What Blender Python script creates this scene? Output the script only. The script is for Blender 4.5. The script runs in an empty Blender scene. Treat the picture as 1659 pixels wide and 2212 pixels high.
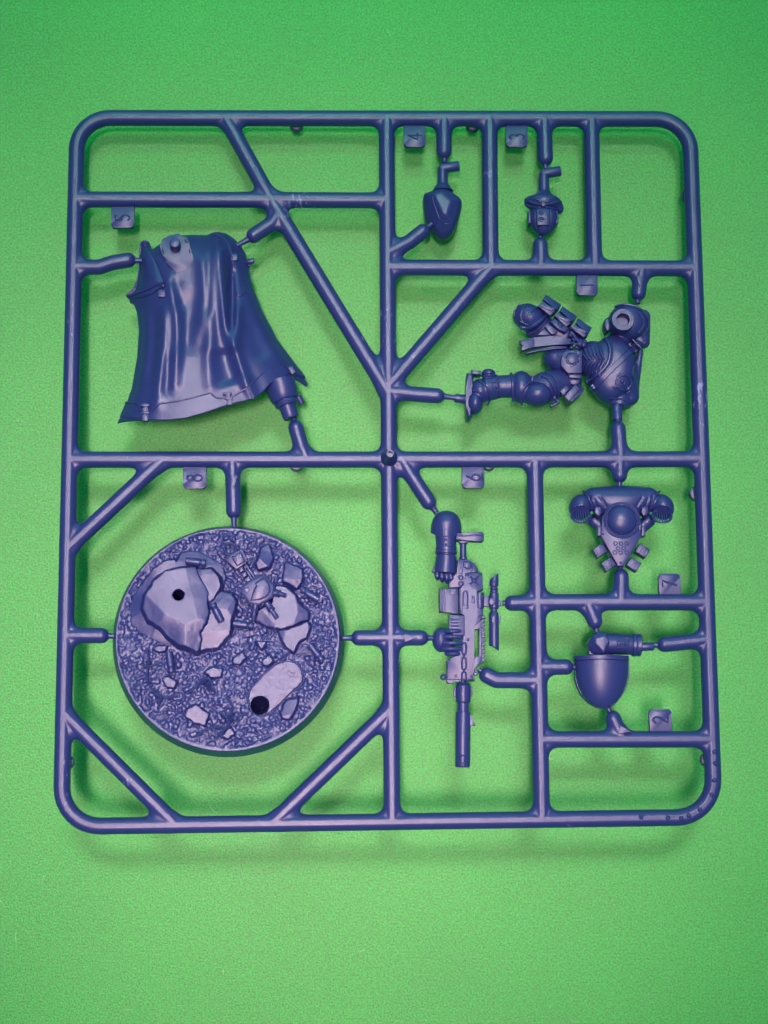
import bpy, bmesh, math, random
import numpy as np
from mathutils import Matrix, Vector

# ------------------------------------------------------------------ camera, world, lamps, exposure
S = bpy.context.scene
COL = S.collection
MM = 0.001
TILT = math.radians(7.8)          # the far edge of the frame lies lower than the near edge
LIFT = 14.6 * MM                  # height of the frame's middle above the cloth
SPRUE_M = Matrix.Translation((0, 0, LIFT)) @ Matrix.Rotation(-TILT, 4, 'X')
FOC = 4000.0                      # focal length in units of a 1659 x 2212 picture
CAM_POS = np.array([-9.785022872287575, -64.04246663262916, 321.7186505256068])   # mm, frame coordinates
CAM_AX = np.array([[0.9995968021716887, -0.008610839239938184, 0.027057097695757072],
                   [0.003970336445807757, 0.9859335929669031, 0.16709035486191365],
                   [-0.028115289730694444, -0.16691555861260232, 0.985570254612223]])
cam_d = bpy.data.cameras.new('camera')
cam = bpy.data.objects.new('camera', cam_d); COL.objects.link(cam)
cl = Matrix([list(CAM_AX[:, 0]) + [CAM_POS[0] * MM], list(CAM_AX[:, 1]) + [CAM_POS[1] * MM],
             list(CAM_AX[:, 2]) + [CAM_POS[2] * MM], [0, 0, 0, 1]])
cl = Matrix(((CAM_AX[0][0], CAM_AX[1][0], CAM_AX[2][0], CAM_POS[0] * MM),
             (CAM_AX[0][1], CAM_AX[1][1], CAM_AX[2][1], CAM_POS[1] * MM),
             (CAM_AX[0][2], CAM_AX[1][2], CAM_AX[2][2], CAM_POS[2] * MM), (0, 0, 0, 1)))
cam.matrix_world = SPRUE_M @ cl
cam_d.sensor_fit = 'VERTICAL'; cam_d.sensor_height = 24.0; cam_d.lens = FOC / 2212 * 24
cam_d.clip_start = 0.005; cam_d.clip_end = 50
cam_d.dof.use_dof = True
cam_d.dof.focus_distance = 0.327
cam_d.dof.aperture_fstop = cam_d.lens * MM / (2 * 0.0016)     # a small phone lens: 1.6 mm aperture radius
S.camera = cam

W = bpy.data.worlds.new('World'); S.world = W; W.use_nodes = True
bg = W.node_tree.nodes['Background']
bg.inputs[0].default_value = (0.14, 0.78, 0.98, 1); bg.inputs[1].default_value = 0.33

def lamp(name, direction, dist, size, power, color, target=(0, 0, 0), spread=180):
    """a shaded tube lamp: size = (width, length), the tube runs along the picture's height"""
    d = bpy.data.lights.new(name, 'AREA'); d.shape = 'RECTANGLE'; d.size, d.size_y = size; d.energy = power; d.color = color
    d.spread = math.radians(spread)
    o = bpy.data.objects.new(name, d); COL.objects.link(o)
    v = Vector(direction).normalized()
    o.location = Vector(target) + v * dist
    ax = v; ay = (Vector((0, 1, 0)) - ax * ax.y).normalized(); ay = (Vector((0, 1, 0)) - ax * ax.dot(Vector((0, 1, 0)))).normalized(); xx = ay.cross(ax)
    o.rotation_euler = Matrix((xx, ay, ax)).transposed().to_euler()
    return o
lamp('tube_lamp', (-0.045, -0.015, 1.0), 1.0, (0.045, 0.17), 0.098, (1.0, 0.68, 0.72), (-0.012, -0.050, 0), 15.2)
lamp('strip_lamp', (0.0, 0.37, 1.0), 1.0, (0.30, 0.13), 0.100, (0.94, 0.82, 0.92), (0, -0.030, 0), 14.5)
lamp('far_green_fill', (0.0, 0.86, 0.50), 0.80, (0.9, 0.5), 2.0, (0.14, 0.95, 0.72), (0, 0.08, 0), 180)  # made-up green fill from the far side, lifts the upper cloth
lamp('top_green_fill', (0.0, 0.50, 1.0), 1.0, (0.20, 0.10), 0.056, (0.08, 1.0, 0.42), (0, 0.150, 0), 13)  # added narrow green fill, brightens the cloth around the frame's far edge

S.view_settings.view_transform = 'Standard'; S.view_settings.look = 'None'
S.view_settings.exposure = 0.10; S.view_settings.gamma = 1.0; S.view_settings.use_curve_mapping = False
S.render.engine = 'CYCLES'
S.cycles.use_denoising = True
S.cycles.max_bounces = 6

# ------------------------------------------------------------------ from photograph pixels to frame coordinates (mm)
def P(u, v, z=0.0):
    x = u / 1.808318 - 829.5; y = v / 1.808318 - 1106
    d = CAM_AX.T @ np.array([x / FOC, -y / FOC, -1.0])
    t = (z - CAM_POS[2]) / d[2]
    return CAM_POS + t * d
class Crop:
    def __init__(s, ox, oy, k): s.ox, s.oy, s.k = ox, oy, k
    def __call__(s, x, y, z=0.0): return P(s.ox + x / s.k, s.oy + y / s.k, z)
    def mm(s, n): return n / s.k / 22.5
    def poly(s, pts, z=0.0): return np.array([s(x, y, z) for x, y in pts])
D_ = Crop(0, 0, 1 / 1.808318)
A_ = Crop(400, 820, 1.8852)
B_ = Crop(400, 2000, 1.659)
T_ = Crop(1980, 1120, 2.765)
G_ = Crop(1780, 1380, 3.01636)
H_ = Crop(1600, 560, 2.51364)
R_ = Crop(1480, 1900, 1.90625)
Q_ = Crop(1600, 1900, 4.1475)
K_ = Crop(2050, 1800, 2.212)
M_ = Crop(2050, 2300, 2.07375)

# ------------------------------------------------------------------ materials
def nodes(name):
    m = bpy.data.materials.new(name); m.use_nodes = True
    nt = m.node_tree; b = nt.nodes['Principled BSDF']
    def N(t, **kw):
        n = nt.nodes.new(t)
        for k, v in kw.items():
            if k in n.inputs: n.inputs[k].default_value = v
            else: setattr(n, k, v)
        return n
    return m, nt, b, N
def plastic():
    m, nt, b, N = nodes('blue_plastic'); L = nt.links.new
    g = N('ShaderNodeNewGeometry')
    n1 = N('ShaderNodeTexNoise', Scale=90.0, Detail=3.0)
    n2 = N('ShaderNodeTexNoise', Scale=5200.0, Detail=2.0)
    n3 = N('ShaderNodeTexNoise', Scale=420.0, Detail=4.0)
    for n in (n1, n2, n3): L(g.outputs['Position'], n.inputs['Vector'])
    mx = N('ShaderNodeMix', data_type='RGBA')
    mx.inputs['A'].default_value = (0.018, 0.023, 0.120, 1); mx.inputs['B'].default_value = (0.023, 0.029, 0.142, 1)
    L(n1.outputs[0], mx.inputs['Factor'])
    n4 = N('ShaderNodeTexNoise', Scale=1300.0, Detail=2.0); n5 = N('ShaderNodeTexNoise', Scale=60.0, Detail=2.0)
    mp = N('ShaderNodeMapping'); mp.inputs['Scale'].default_value = (1.0, 0.45, 1.0)
    L(g.outputs['Position'], mp.inputs['Vector']); L(mp.outputs[0], n4.inputs['Vector']); L(g.outputs['Position'], n5.inputs['Vector'])
    ml = N('ShaderNodeMath', operation='MULTIPLY'); L(n4.outputs[0], ml.inputs[0]); L(n5.outputs[0], ml.inputs[1])
    th = N('ShaderNodeMapRange'); th.inputs['From Min'].default_value = 0.43; th.inputs['From Max'].default_value = 0.50
    L(ml.outputs[0], th.inputs[0])
    mx2 = N('ShaderNodeMix', data_type='RGBA'); mx2.inputs['B'].default_value = (0.16, 0.16, 0.34, 1)
    L(th.outputs[0], mx2.inputs['Factor']); L(mx.outputs['Result'], mx2.inputs['A']); L(mx2.outputs['Result'], b.inputs['Base Color'])
    r = N('ShaderNodeMapRange'); r.inputs['To Min'].default_value = 0.345; r.inputs['To Max'].default_value = 0.415
    L(n3.outputs[0], r.inputs[0]); L(r.outputs[0], b.inputs['Roughness'])
    b.inputs['Specular IOR Level'].default_value = 0.54
    bp = N('ShaderNodeBump', Strength=0.28, Distance=0.00006)
    L(n2.outputs[0], bp.inputs['Height']); L(bp.outputs[0], b.inputs['Normal'])
    return m
def cloth():
    m, nt, b, N = nodes('green_felt'); L = nt.links.new
    g = N('ShaderNodeNewGeometry')
    n1 = N('ShaderNodeTexNoise', Scale=2900.0, Detail=4.0, Roughness=0.75)
    n2 = N('ShaderNodeTexNoise', Scale=700.0, Detail=4.0)
    n3 = N('ShaderNodeTexNoise', Scale=28.0, Detail=4.0)
    v = N('ShaderNodeTexVoronoi', Scale=2300.0)
    for n in (n1, n2, n3, v): L(g.outputs['Position'], n.inputs['Vector'])
    cr = N('ShaderNodeValToRGB'); e = cr.color_ramp.elements
    e[0].position = 0.34; e[0].color = (0.002, 0.200, 0.016, 1)
    e[1].position = 0.66; e[1].color = (0.010, 0.650, 0.058, 1)
    L(n1.outputs[0], cr.inputs[0])
    mx = N('ShaderNodeMix', data_type='RGBA', blend_type='MULTIPLY')
    mx.inputs['Factor'].default_value = 1.0
    r = N('ShaderNodeMapRange'); r.inputs['From Min'].default_value = 0.3; r.inputs['From Max'].default_value = 0.7
    r.inputs['To Min'].default_value = 0.86; r.inputs['To Max'].default_value = 1.08
    ad = N('ShaderNodeMath', operation='ADD'); hf = N('ShaderNodeMath', operation='MULTIPLY'); hf.inputs[1].default_value = 0.5
    L(n2.outputs[0], ad.inputs[0]); L(n3.outputs[0], ad.inputs[1]); L(ad.outputs[0], hf.inputs[0]); L(hf.outputs[0], r.inputs[0])
    L(cr.outputs[0], mx.inputs['A']); L(r.outputs[0], mx.inputs['B']); L(mx.outputs['Result'], b.inputs['Base Color'])
    b.inputs['Roughness'].default_value = 0.36; b.inputs['Specular IOR Level'].default_value = 1.0; b.inputs['Specular Tint'].default_value = (1.0, 0.46, 0.74, 1)
    
    bp = N('ShaderNodeBump', Strength=0.7, Distance=0.00018)
    L(n1.outputs[0], bp.inputs['Height'])
    bp2 = N('ShaderNodeBump', Strength=0.3, Distance=0.00010)
    L(v.outputs[0], bp2.inputs['Height']); L(bp.outputs[0], bp2.inputs['Normal']); L(bp2.outputs[0], b.inputs['Normal'])
    return m
PL = plastic(); FELT = cloth()

# ------------------------------------------------------------------ mesh helpers
def empty(name, parent=None, loc=(0, 0, 0)):
    o = bpy.data.objects.new(name, None); COL.objects.link(o); o.location = loc
    o.empty_display_size = 0.005
    if parent: o.parent = parent
    return o
OFF = {}
def mk(name, verts, faces, parent=None, mat=None, sharp=None, normals=None, label=None):
    """verts in frame millimetres; faces an (n,k) array or a list of index lists; the object's origin is the shape's middle"""
    v = np.asarray(verts, float)
    c = (v.min(0) + v.max(0)) / 2
    base = OFF.get(parent.name, np.zeros(3)) if parent else np.zeros(3)
    me = bpy.data.meshes.new(name)
    if isinstance(faces, np.ndarray):
        n, k = faces.shape
        me.vertices.add(len(v)); me.vertices.foreach_set('co', ((v - c) * MM).astype(np.float32).ravel())
        me.loops.add(n * k); me.loops.foreach_set('vertex_index', faces.astype(np.int32).ravel())
        me.polygons.add(n); me.polygons.foreach_set('loop_start', np.arange(0, n * k, k, dtype=np.int32))
        me.update(calc_edges=True)
    else:
        me.from_pydata(((v - c) * MM).tolist(), [], [list(map(int, f)) for f in faces])
    me.polygons.foreach_set('use_smooth', np.ones(len(me.polygons), bool))
    if sharp is not None: me.set_sharp_from_angle(angle=math.radians(sharp))
    if normals is not None: me.normals_split_custom_set_from_vertices(normals.tolist())
    me.materials.append(mat or PL)
    o = bpy.data.objects.new(name, me); COL.objects.link(o)
    o.parent = parent
    o.location = (c - base) * MM
    OFF[o.name] = c
    if label: o['label'] = label
    return o
class MB:
    def __init__(s): s.v = []; s.f = []
    def add(s, v, f):
        o = len(s.v); s.v += [tuple(p) for p in v]; s.f += [[i + o for i in q] for q in f]; return s
    def build(s, name, parent, sharp=32, label=None): return mk(name, s.v, s.f, parent, None, sharp, None, label)
    # polygon prism with a chamfered, rounded top edge
    def prism(s, poly, z0, z1, bev=0.1, seg=2, fn=None):
        p = np.asarray(poly, float)[:, :2]
        a = 0.5 * np.sum(p[:, 0] * np.roll(p[:, 1], -1) - np.roll(p[:, 0], -1) * p[:, 1])
        if a < 0: p = p[::-1]
        bm = bmesh.new()
        lo = [bm.verts.new((x, y, z0)) for x, y in p]; hi = [bm.verts.new((x, y, z1)) for x, y in p]
        n = len(p)
        top = bm.faces.new(hi); bm.faces.new(lo[::-1])
        for i in range(n): bm.faces.new((lo[i], lo[(i + 1) % n], hi[(i + 1) % n], hi[i]))
        if bev > 0: bmesh.ops.bevel(bm, geom=list(top.edges), offset=bev, segments=seg, profile=0.5, affect='EDGES', clamp_overlap=True)
        bm.verts.index_update()
        vs = np.array([v.co[:] for v in bm.verts])
        if fn is not None: vs = fn(vs)
        s.add(vs, [[v.index for v in f.verts] for f in bm.faces]); bm.free(); return s
    def lathe(s, p0, p1, prof, seg=24, cap=True):
        p0 = np.asarray(p0, float); p1 = np.asarray(p1, float); ax = p1 - p0; Ln = np.linalg.norm(ax); ax /= Ln
        h = np.array([0, 0, 1.0]) if abs(ax[2]) < 0.9 else np.array([1.0, 0, 0])
        e1 = np.cross(ax, h); e1 /= np.linalg.norm(e1); e2 = np.cross(ax, e1)
        v = []; f = []
        for t, r in prof:
            c = p0 + ax * (t * Ln)
            for k in range(seg):
                a = 2 * math.pi * k / seg; v.append(c + r * (math.cos(a) * e1 + math.sin(a) * e2))
        for i in range(len(prof) - 1):
            for k in range(seg):
                k2 = (k + 1) % seg; f.append([i * seg + k, i * seg + k2, (i + 1) * seg + k2, (i + 1) * seg + k])
        if cap:
            f.append(list(range(seg))[::-1]); f.append([(len(prof) - 1) * seg + k for k in range(seg)])
        return s.add(v, f)
    def cyl(s, p0, p1, r0, r1=None, bev=0.08, seg=24):
        r1 = r0 if r1 is None else r1
        L = np.linalg.norm(np.asarray(p1, float) - np.asarray(p0, float)); b = min(bev, 0.45 * L, r0 * 0.5, r1 * 0.5) if bev else 0
        if not b: return s.lathe(p0, p1, [(0, r0), (1, r1)], seg)
        t = b / L
        return s.lathe(p0, p1, [(0, r0 - b), (t * .3, r0 - b * .3), (t, r0), (1 - t, r1), (1 - t * .3, r1 - b * .3), (1, r1 - b)], seg)
    def tube(s, pts, r, seg=10, closed=False):
        p = np.asarray(pts, float); n = len(p); v = []; f = []
        rr = r if hasattr(r, '__len__') else [r] * n
        up = None
        for i in range(n):
            if closed: t = p[(i + 1) % n] - p[i - 1]
            else: t = p[min(i + 1, n - 1)] - p[max(i - 1, 0)]
            t = t / (np.linalg.norm(t) + 1e-12)
            if up is None:
                h = np.array([0, 0, 1.0]) if abs(t[2]) < 0.9 else np.array([1.0, 0, 0]); up = h
            e1 = np.cross(t, up); e1 /= (np.linalg.norm(e1) + 1e-12); e2 = np.cross(e1, t); up = e2
            for k in range(seg):
                a = 2 * math.pi * k / seg; v.append(p[i] + rr[i] * (math.cos(a) * e1 + math.sin(a) * e2))
        m = n if closed else n - 1
        for i in range(m):
            j = (i + 1) % n
            for k in range(seg):
                k2 = (k + 1) % seg; f.append([i * seg + k, i * seg + k2, j * seg + k2, j * seg + k])
        if not closed: f.append(list(range(seg))[::-1]); f.append([(n - 1) * seg + k for k in range(seg)])
        return s.add(v, f)
    def ring(s, c, R, r, seg=28, tilt=None):
        c = np.asarray(c, float)
        a = np.linspace(0, 2 * math.pi, seg, endpoint=False)
        pts = np.stack([c[0] + R * np.cos(a), c[1] + R * np.sin(a), c[2] + 0 * a], 1)
        if tilt is not None:
            q = np.array(tilt @ Vector((0, 0, 0))) if False else None
        return s.tube(pts, r, 8, True)
    def ball(s, c, r, n=10, sz=1.0):
        c = np.asarray(c, float); prof = []
        v = []; f = []; m = 2 * n
        for i in range(n + 1):
            th = math.pi * i / n
            for k in range(m):
                a = 2 * math.pi * k / m; v.append(c + np.array([r * math.sin(th) * math.cos(a), r * math.sin(th) * math.sin(a), sz * r * math.cos(th)]))
        for i in range(n):
            for k in range(m): f.append([i * m + k, i * m + (k + 1) % m, (i + 1) * m + (k + 1) % m, (i + 1) * m + k])
        return s.add(v, f)
def circ(c, r, n=20): return [(c[0] + r * math.cos(2 * math.pi * k / n), c[1] + r * math.sin(2 * math.pi * k / n)) for k in range(n)]
def smooth_path(pts, n=6):
    """Catmull-Rom through the points"""
    p = np.asarray(pts, float); out = []
    for i in range(len(p) - 1):
        p0 = p[max(i - 1, 0)]; p1 = p[i]; p2 = p[i + 1]; p3 = p[min(i + 2, len(p) - 1)]
        for k in range(n):
            t = k / n
            out.append(0.5 * ((2 * p1) + (-p0 + p2) * t + (2 * p0 - 5 * p1 + 4 * p2 - p3) * t * t + (-p0 + 3 * p1 - 3 * p2 + p3) * t ** 3))
    out.append(p[-1]); return np.array(out)
def smooth_loop(pts, n=5):
    p = list(map(np.asarray, pts)); q = [p[-1]] + p + [p[0], p[1]]
    out = []
    for i in range(1, len(p) + 1):
        p0, p1, p2, p3 = (np.asarray(q[i - 1], float), np.asarray(q[i], float), np.asarray(q[i + 1], float), np.asarray(q[i + 2], float))
        for k in range(n):
            t = k / n
            out.append(0.5 * ((2 * p1) + (-p0 + p2) * t + (2 * p0 - 5 * p1 + 4 * p2 - p3) * t * t + (-p0 + 3 * p1 - 3 * p2 + p3) * t ** 3))
    return np.array(out)

# ---- signed-distance modelling and a surface-nets mesher
def surfnet(fn, lo, hi, res):
    n = [int(math.ceil((hi[i] - lo[i]) / res)) + 1 for i in range(3)]
    ax = [lo[i] + res * np.arange(n[i]) for i in range(3)]
    X = ax[0][:, None, None]; Y = ax[1][None, :, None]; Z = ax[2][None, None, :]
    V = np.broadcast_to(fn(X, Y, Z), n).astype(np.float32)
    ins = V < 0
    cs = np.zeros([k - 1 for k in n], np.int8)
    for i in (0, 1):
        for j in (0, 1):
            for k in (0, 1): cs += ins[i:n[0] - 1 + i, j:n[1] - 1 + j, k:n[2] - 1 + k]
    act = (cs > 0) & (cs < 8)
    I, J, K = np.nonzero(act)
    idx = np.full(act.shape, -1, np.int32); idx[I, J, K] = np.arange(len(I))
    cv = {}
    for i in (0, 1):
        for j in (0, 1):
            for k in (0, 1): cv[i, j, k] = V[I + i, J + j, K + k].astype(np.float64)
    acc = np.zeros((len(I), 3)); cnt = np.zeros(len(I))
    for a in range(3):
        for q in range(4):
            o = [0, 0, 0]; b = [x for x in range(3) if x != a]; o[b[0]] = q & 1; o[b[1]] = q >> 1
            p = list(o); p[a] = 1
            v0 = cv[tuple(o)]; v1 = cv[tuple(p)]
            m = (v0 < 0) != (v1 < 0)
            t = np.where(m, v0 / np.where(m, v0 - v1, 1), 0)
            for d in range(3): acc[:, d] += np.where(m, (t if d == a else o[d]), 0)
            cnt += m
    pos = acc / cnt[:, None] + np.stack([I, J, K], 1)
    pos = pos * res + np.asarray(lo)
    g = np.stack([sum((cv[1, j, k] - cv[0, j, k]) for j in (0, 1) for k in (0, 1)),
                  sum((cv[i, 1, k] - cv[i, 0, k]) for i in (0, 1) for k in (0, 1)),
                  sum((cv[i, j, 1] - cv[i, j, 0]) for i in (0, 1) for j in (0, 1))], 1)
    g /= (np.linalg.norm(g, axis=1, keepdims=True) + 1e-9)
    F = []
    for a in range(3):
        b, c = (a + 1) % 3, (a + 2) % 3
        s0 = [slice(None)] * 3; s1 = [slice(None)] * 3
        s0[a] = slice(0, n[a] - 1); s1[a] = slice(1, n[a])
        for x in (b, c): s0[x] = slice(1, n[x] - 1); s1[x] = slice(1, n[x] - 1)
        A0 = ins[tuple(s0)]; A1 = ins[tuple(s1)]
        ch = np.argwhere(A0 != A1)
        fl = A0[tuple(ch.T)]
        ch = ch.copy(); ch[:, b] += 1; ch[:, c] += 1
        def at(db, dc):
            q = ch.copy(); q[:, b] -= db; q[:, c] -= dc; return idx[q[:, 0], q[:, 1], q[:, 2]]
        quad = np.stack([at(1, 1), at(0, 1), at(0, 0), at(1, 0)], 1)
        quad[~fl] = quad[~fl][:, ::-1]
        F.append(quad)
    return pos, np.concatenate(F), g
def pdist2(px, py, poly):
    """signed distance to a closed polygon, px and py arrays"""
    p = np.asarray(poly, float)[:, :2]; d = np.full(np.broadcast(px, py).shape, 1e9); s = np.ones(d.shape)
    n = len(p)
    for i in range(n):
        a = p[i]; b = p[i - 1]; e = b - a
        wx = px - a[0]; wy = py - a[1]
        t = np.clip((wx * e[0] + wy * e[1]) / (e @ e + 1e-12), 0, 1)
        d = np.minimum(d, (wx - e[0] * t) ** 2 + (wy - e[1] * t) ** 2)
        c1 = py >= a[1]; c2 = py < b[1]; c3 = e[0] * wy > e[1] * wx
        s = np.where((c1 & c2 & c3) | (~c1 & ~c2 & ~c3), -s, s)
    return s * np.sqrt(d)
def ldist2(px, py, pts):
    """distance to an open polyline and the position along it (0..1)"""
    p = np.asarray(pts, float)[:, :2]; d = np.full(np.broadcast(px, py).shape, 1e9); T = np.zeros(d.shape)
    seg = np.linalg.norm(np.diff(p, axis=0), axis=1); cum = np.concatenate([[0], np.cumsum(seg)])
    for i in range(len(p) - 1):
        e = p[i + 1] - p[i]; wx = px - p[i][0]; wy = py - p[i][1]
        t = np.clip((wx * e[0] + wy * e[1]) / (e @ e + 1e-12), 0, 1)
        q = (wx - e[0] * t) ** 2 + (wy - e[1] * t) ** 2
        m = q < d; d = np.where(m, q, d); T = np.where(m, (cum[i] + t * seg[i]) / cum[-1], T)
    return np.sqrt(d), T
def smin(a, b, k):
    h = np.maximum(k - np.abs(a - b), 0) / k
    return np.minimum(a, b) - h * h * k * 0.25
def smax(a, b, k): return -smin(-a, -b, k)
def sstep(a, b, x):
    t = np.clip((x - a) / (b - a), 0, 1); return t * t * (3 - 2 * t)
def cap3(X, Y, Z, a, b, ra, rb=None):
    a = np.asarray(a, float); b = np.asarray(b, float); e = b - a; rb = ra if rb is None else rb
    t = np.clip(((X - a[0]) * e[0] + (Y - a[1]) * e[1] + (Z - a[2]) * e[2]) / (e @ e), 0, 1)
    return np.sqrt((X - a[0] - e[0] * t) ** 2 + (Y - a[1] - e[1] * t) ** 2 + (Z - a[2] - e[2] * t) ** 2) - (ra + (rb - ra) * t)
def cyl3(X, Y, Z, a, b, ra, rb=None, rnd=0.15):
    """flat-ended cone or cylinder with slightly rounded rims"""
    a = np.asarray(a, float); b = np.asarray(b, float); e = b - a; L = np.linalg.norm(e); e = e / L; rb = ra if rb is None else rb
    t = (X - a[0]) * e[0] + (Y - a[1]) * e[1] + (Z - a[2]) * e[2]
    r = np.sqrt(np.maximum((X - a[0]) ** 2 + (Y - a[1]) ** 2 + (Z - a[2]) ** 2 - t * t, 0))
    return smax(r - (ra + (rb - ra) * np.clip(t / L, 0, 1)), np.abs(t - L / 2) - L / 2, rnd)
def ell3(X, Y, Z, c, r, ang=0.0):
    """ellipsoid turned by ang in the picture plane"""
    ca, sa = math.cos(ang), math.sin(ang)
    x = (X - c[0]) * ca + (Y - c[1]) * sa; y = -(X - c[0]) * sa + (Y - c[1]) * ca; z = Z - c[2]
    k0 = np.sqrt((x / r[0]) ** 2 + (y / r[1]) ** 2 + (z / r[2]) ** 2)
    k1 = np.sqrt((x / r[0] ** 2) ** 2 + (y / r[1] ** 2) ** 2 + (z / r[2] ** 2) ** 2) + 1e-6
    return k0 * (k0 - 1) / k1
_rng = {}
def vnoise(x, y, scale, seed):
    if seed not in _rng: _rng[seed] = np.random.RandomState(seed).rand(257, 257)
    g = _rng[seed]; u = x / scale + 1000; v = y / scale + 1000
    iu = np.floor(u).astype(int); iv = np.floor(v).astype(int); fu = u - iu; fv = v - iv
    fu = fu * fu * (3 - 2 * fu); fv = fv * fv * (3 - 2 * fv); iu %= 256; iv %= 256
    return (g[iu, iv] * (1 - fu) * (1 - fv) + g[iu + 1, iv] * fu * (1 - fv) + g[iu, iv + 1] * (1 - fu) * fv + g[iu + 1, iv + 1] * fu * fv) * 2 - 1

# ------------------------------------------------------------------ the cloth
def ground():
    n = 2; s = 700.0
    v = [(-s, -s, 0), (s, -s, 0), (s, s, 0), (-s, s, 0)]
    o = mk('ground', v, [[0, 1, 2, 3]], None, FELT)
    o['kind'] = 'structure'; o['label'] = 'green felt cloth lying flat under the plastic frame'
    return o
ground()
def lint():
    rg = random.Random(7); m = MB()
    for _ in range(170):
        x, y = rg.uniform(-95, 95), rg.uniform(-115, 120); a = rg.uniform(0, 6.28); L = rg.uniform(.5, 2.2); k = rg.uniform(-1.2, 1.2)
        pts = []
        for i in range(6):
            pts.append((x, y, .05 + .12 * math.sin(i / 5 * 3.14))); x += L / 5 * math.cos(a); y += L / 5 * math.sin(a); a += k / 5
        m.tube(pts, rg.uniform(.025, .05), 4)
    mt, nt, b, N = nodes('lint'); b.inputs['Base Color'].default_value = (0.22, 0.55, 0.22, 1); b.inputs['Roughness'].default_value = .7
    o = mk('lint', m.v, m.f, None, mt); o['kind'] = 'stuff'; o['label'] = 'loose green lint fibres scattered over the cloth'; o['category'] = 'lint'
lint()

# ------------------------------------------------------------------ the thing: one moulded frame with everything still attached
SPRUE = empty('model_kit_sprue')
SPRUE.matrix_world = SPRUE_M
SPRUE['label'] = 'dark blue plastic model kit frame with unassembled soldier parts, lying on green cloth'
SPRUE['category'] = 'model kit'

RB = 1.45
def rounded_frame():
    c = [D_(*p)[:2] for p in ((167.3, 254.7), (1489.1, 257.3), (1543.1, 1764.8), (132.0, 1785.6))]
    out = []
    for i in range(4):
        p, a, b = c[i], c[i - 1], c[(i + 1) % 4]
        r = (6.0, 6.2, 6.6, 6.6)[i]
        ua = (a - p) / np.linalg.norm(a - p); ub = (b - p) / np.linalg.norm(b - p)
        p0 = p + ua * r; p2 = p + ub * r
        cen = p + (ua + ub) * r
        a0 = math.atan2(*(p0 - cen)[::-1]); a1 = math.atan2(*(p2 - cen)[::-1])
        da = (a1 - a0 + math.pi) % (2 * math.pi) - math.pi
        for k in range(9): out.append(cen + r * np.array([math.cos(a0 + da * k / 8), math.sin(a0 + da * k / 8)]))
    return out + [out[0]]
def dpath(*pts): return [D_(x, y)[:2] for x, y in pts]
BARS = [('frame', rounded_frame(), RB)]
for pts in [((158, 431), (590, 432), (838, 433)),
            ((487, 256), (588, 437), (845, 850)),
            ((835, 256), (840, 985), (847, 1775)),
            ((842, 578), (1503, 580)),
            ((1060, 584), (850, 835)),
            ((1057, 256), (1060, 578)),
            ((1277, 258), (1284, 578)),
            ((150, 993), (840, 993), (1512, 992)),
            ((1155, 993), (1170, 1768)),
            ((1160, 1301), (1528, 1301)),
            ((1175, 1597), (1542, 1597)),
            ((352, 998), (152, 1185)),
            ((146, 1541), (380, 1778)),
            ((843, 1532), (588, 1775))]:
    BARS.append(('runner', dpath(*pts), RB))
GATES = [((160, 577), (215, 577), (245, 567), (277, 562)),
         ((604, 460), (589, 482), (548, 509)),
         ((662, 990), (650, 962), (639, 924)),
         ((959, 258), (959, 328)),
         ((1175, 258), (1178, 342)),
         ((852, 548), (884, 523), (913, 500)),
         ((1168, 578), (1167, 529)),
         ((1386, 580), (1379, 634)),
         ((1340, 992), (1335, 926)),
         ((848, 846), (900, 852), (944, 855)),
         ((502, 993), (505, 1104)),
         ((140, 1373), (219, 1373)),
         ((846, 1378), (775, 1378)),
         ((868, 990), (890, 1030), (926, 1085)),
         ((846, 1378), (909, 1378)),
         ((1162, 1302), (1106, 1303)),
         ((1166, 1470), (1072, 1469), (1052, 1459)),
         ((1338, 992), (1338, 1027)),
         ((1341, 1300), (1341, 1246)),
         ((1268, 1306), (1285, 1343)),
         ((1534, 1382), (1435, 1392)),
         ((1172, 1441), (1222, 1441)),
         ((1345, 1597), (1324, 1552))]
GR = {3: 1.40, 4: 1.40, 16: 1.42, 18: 1.40}
for i, g in enumerate(GATES): BARS.append(('gate', dpath(*g), GR.get(i, 1.36)))

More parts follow.
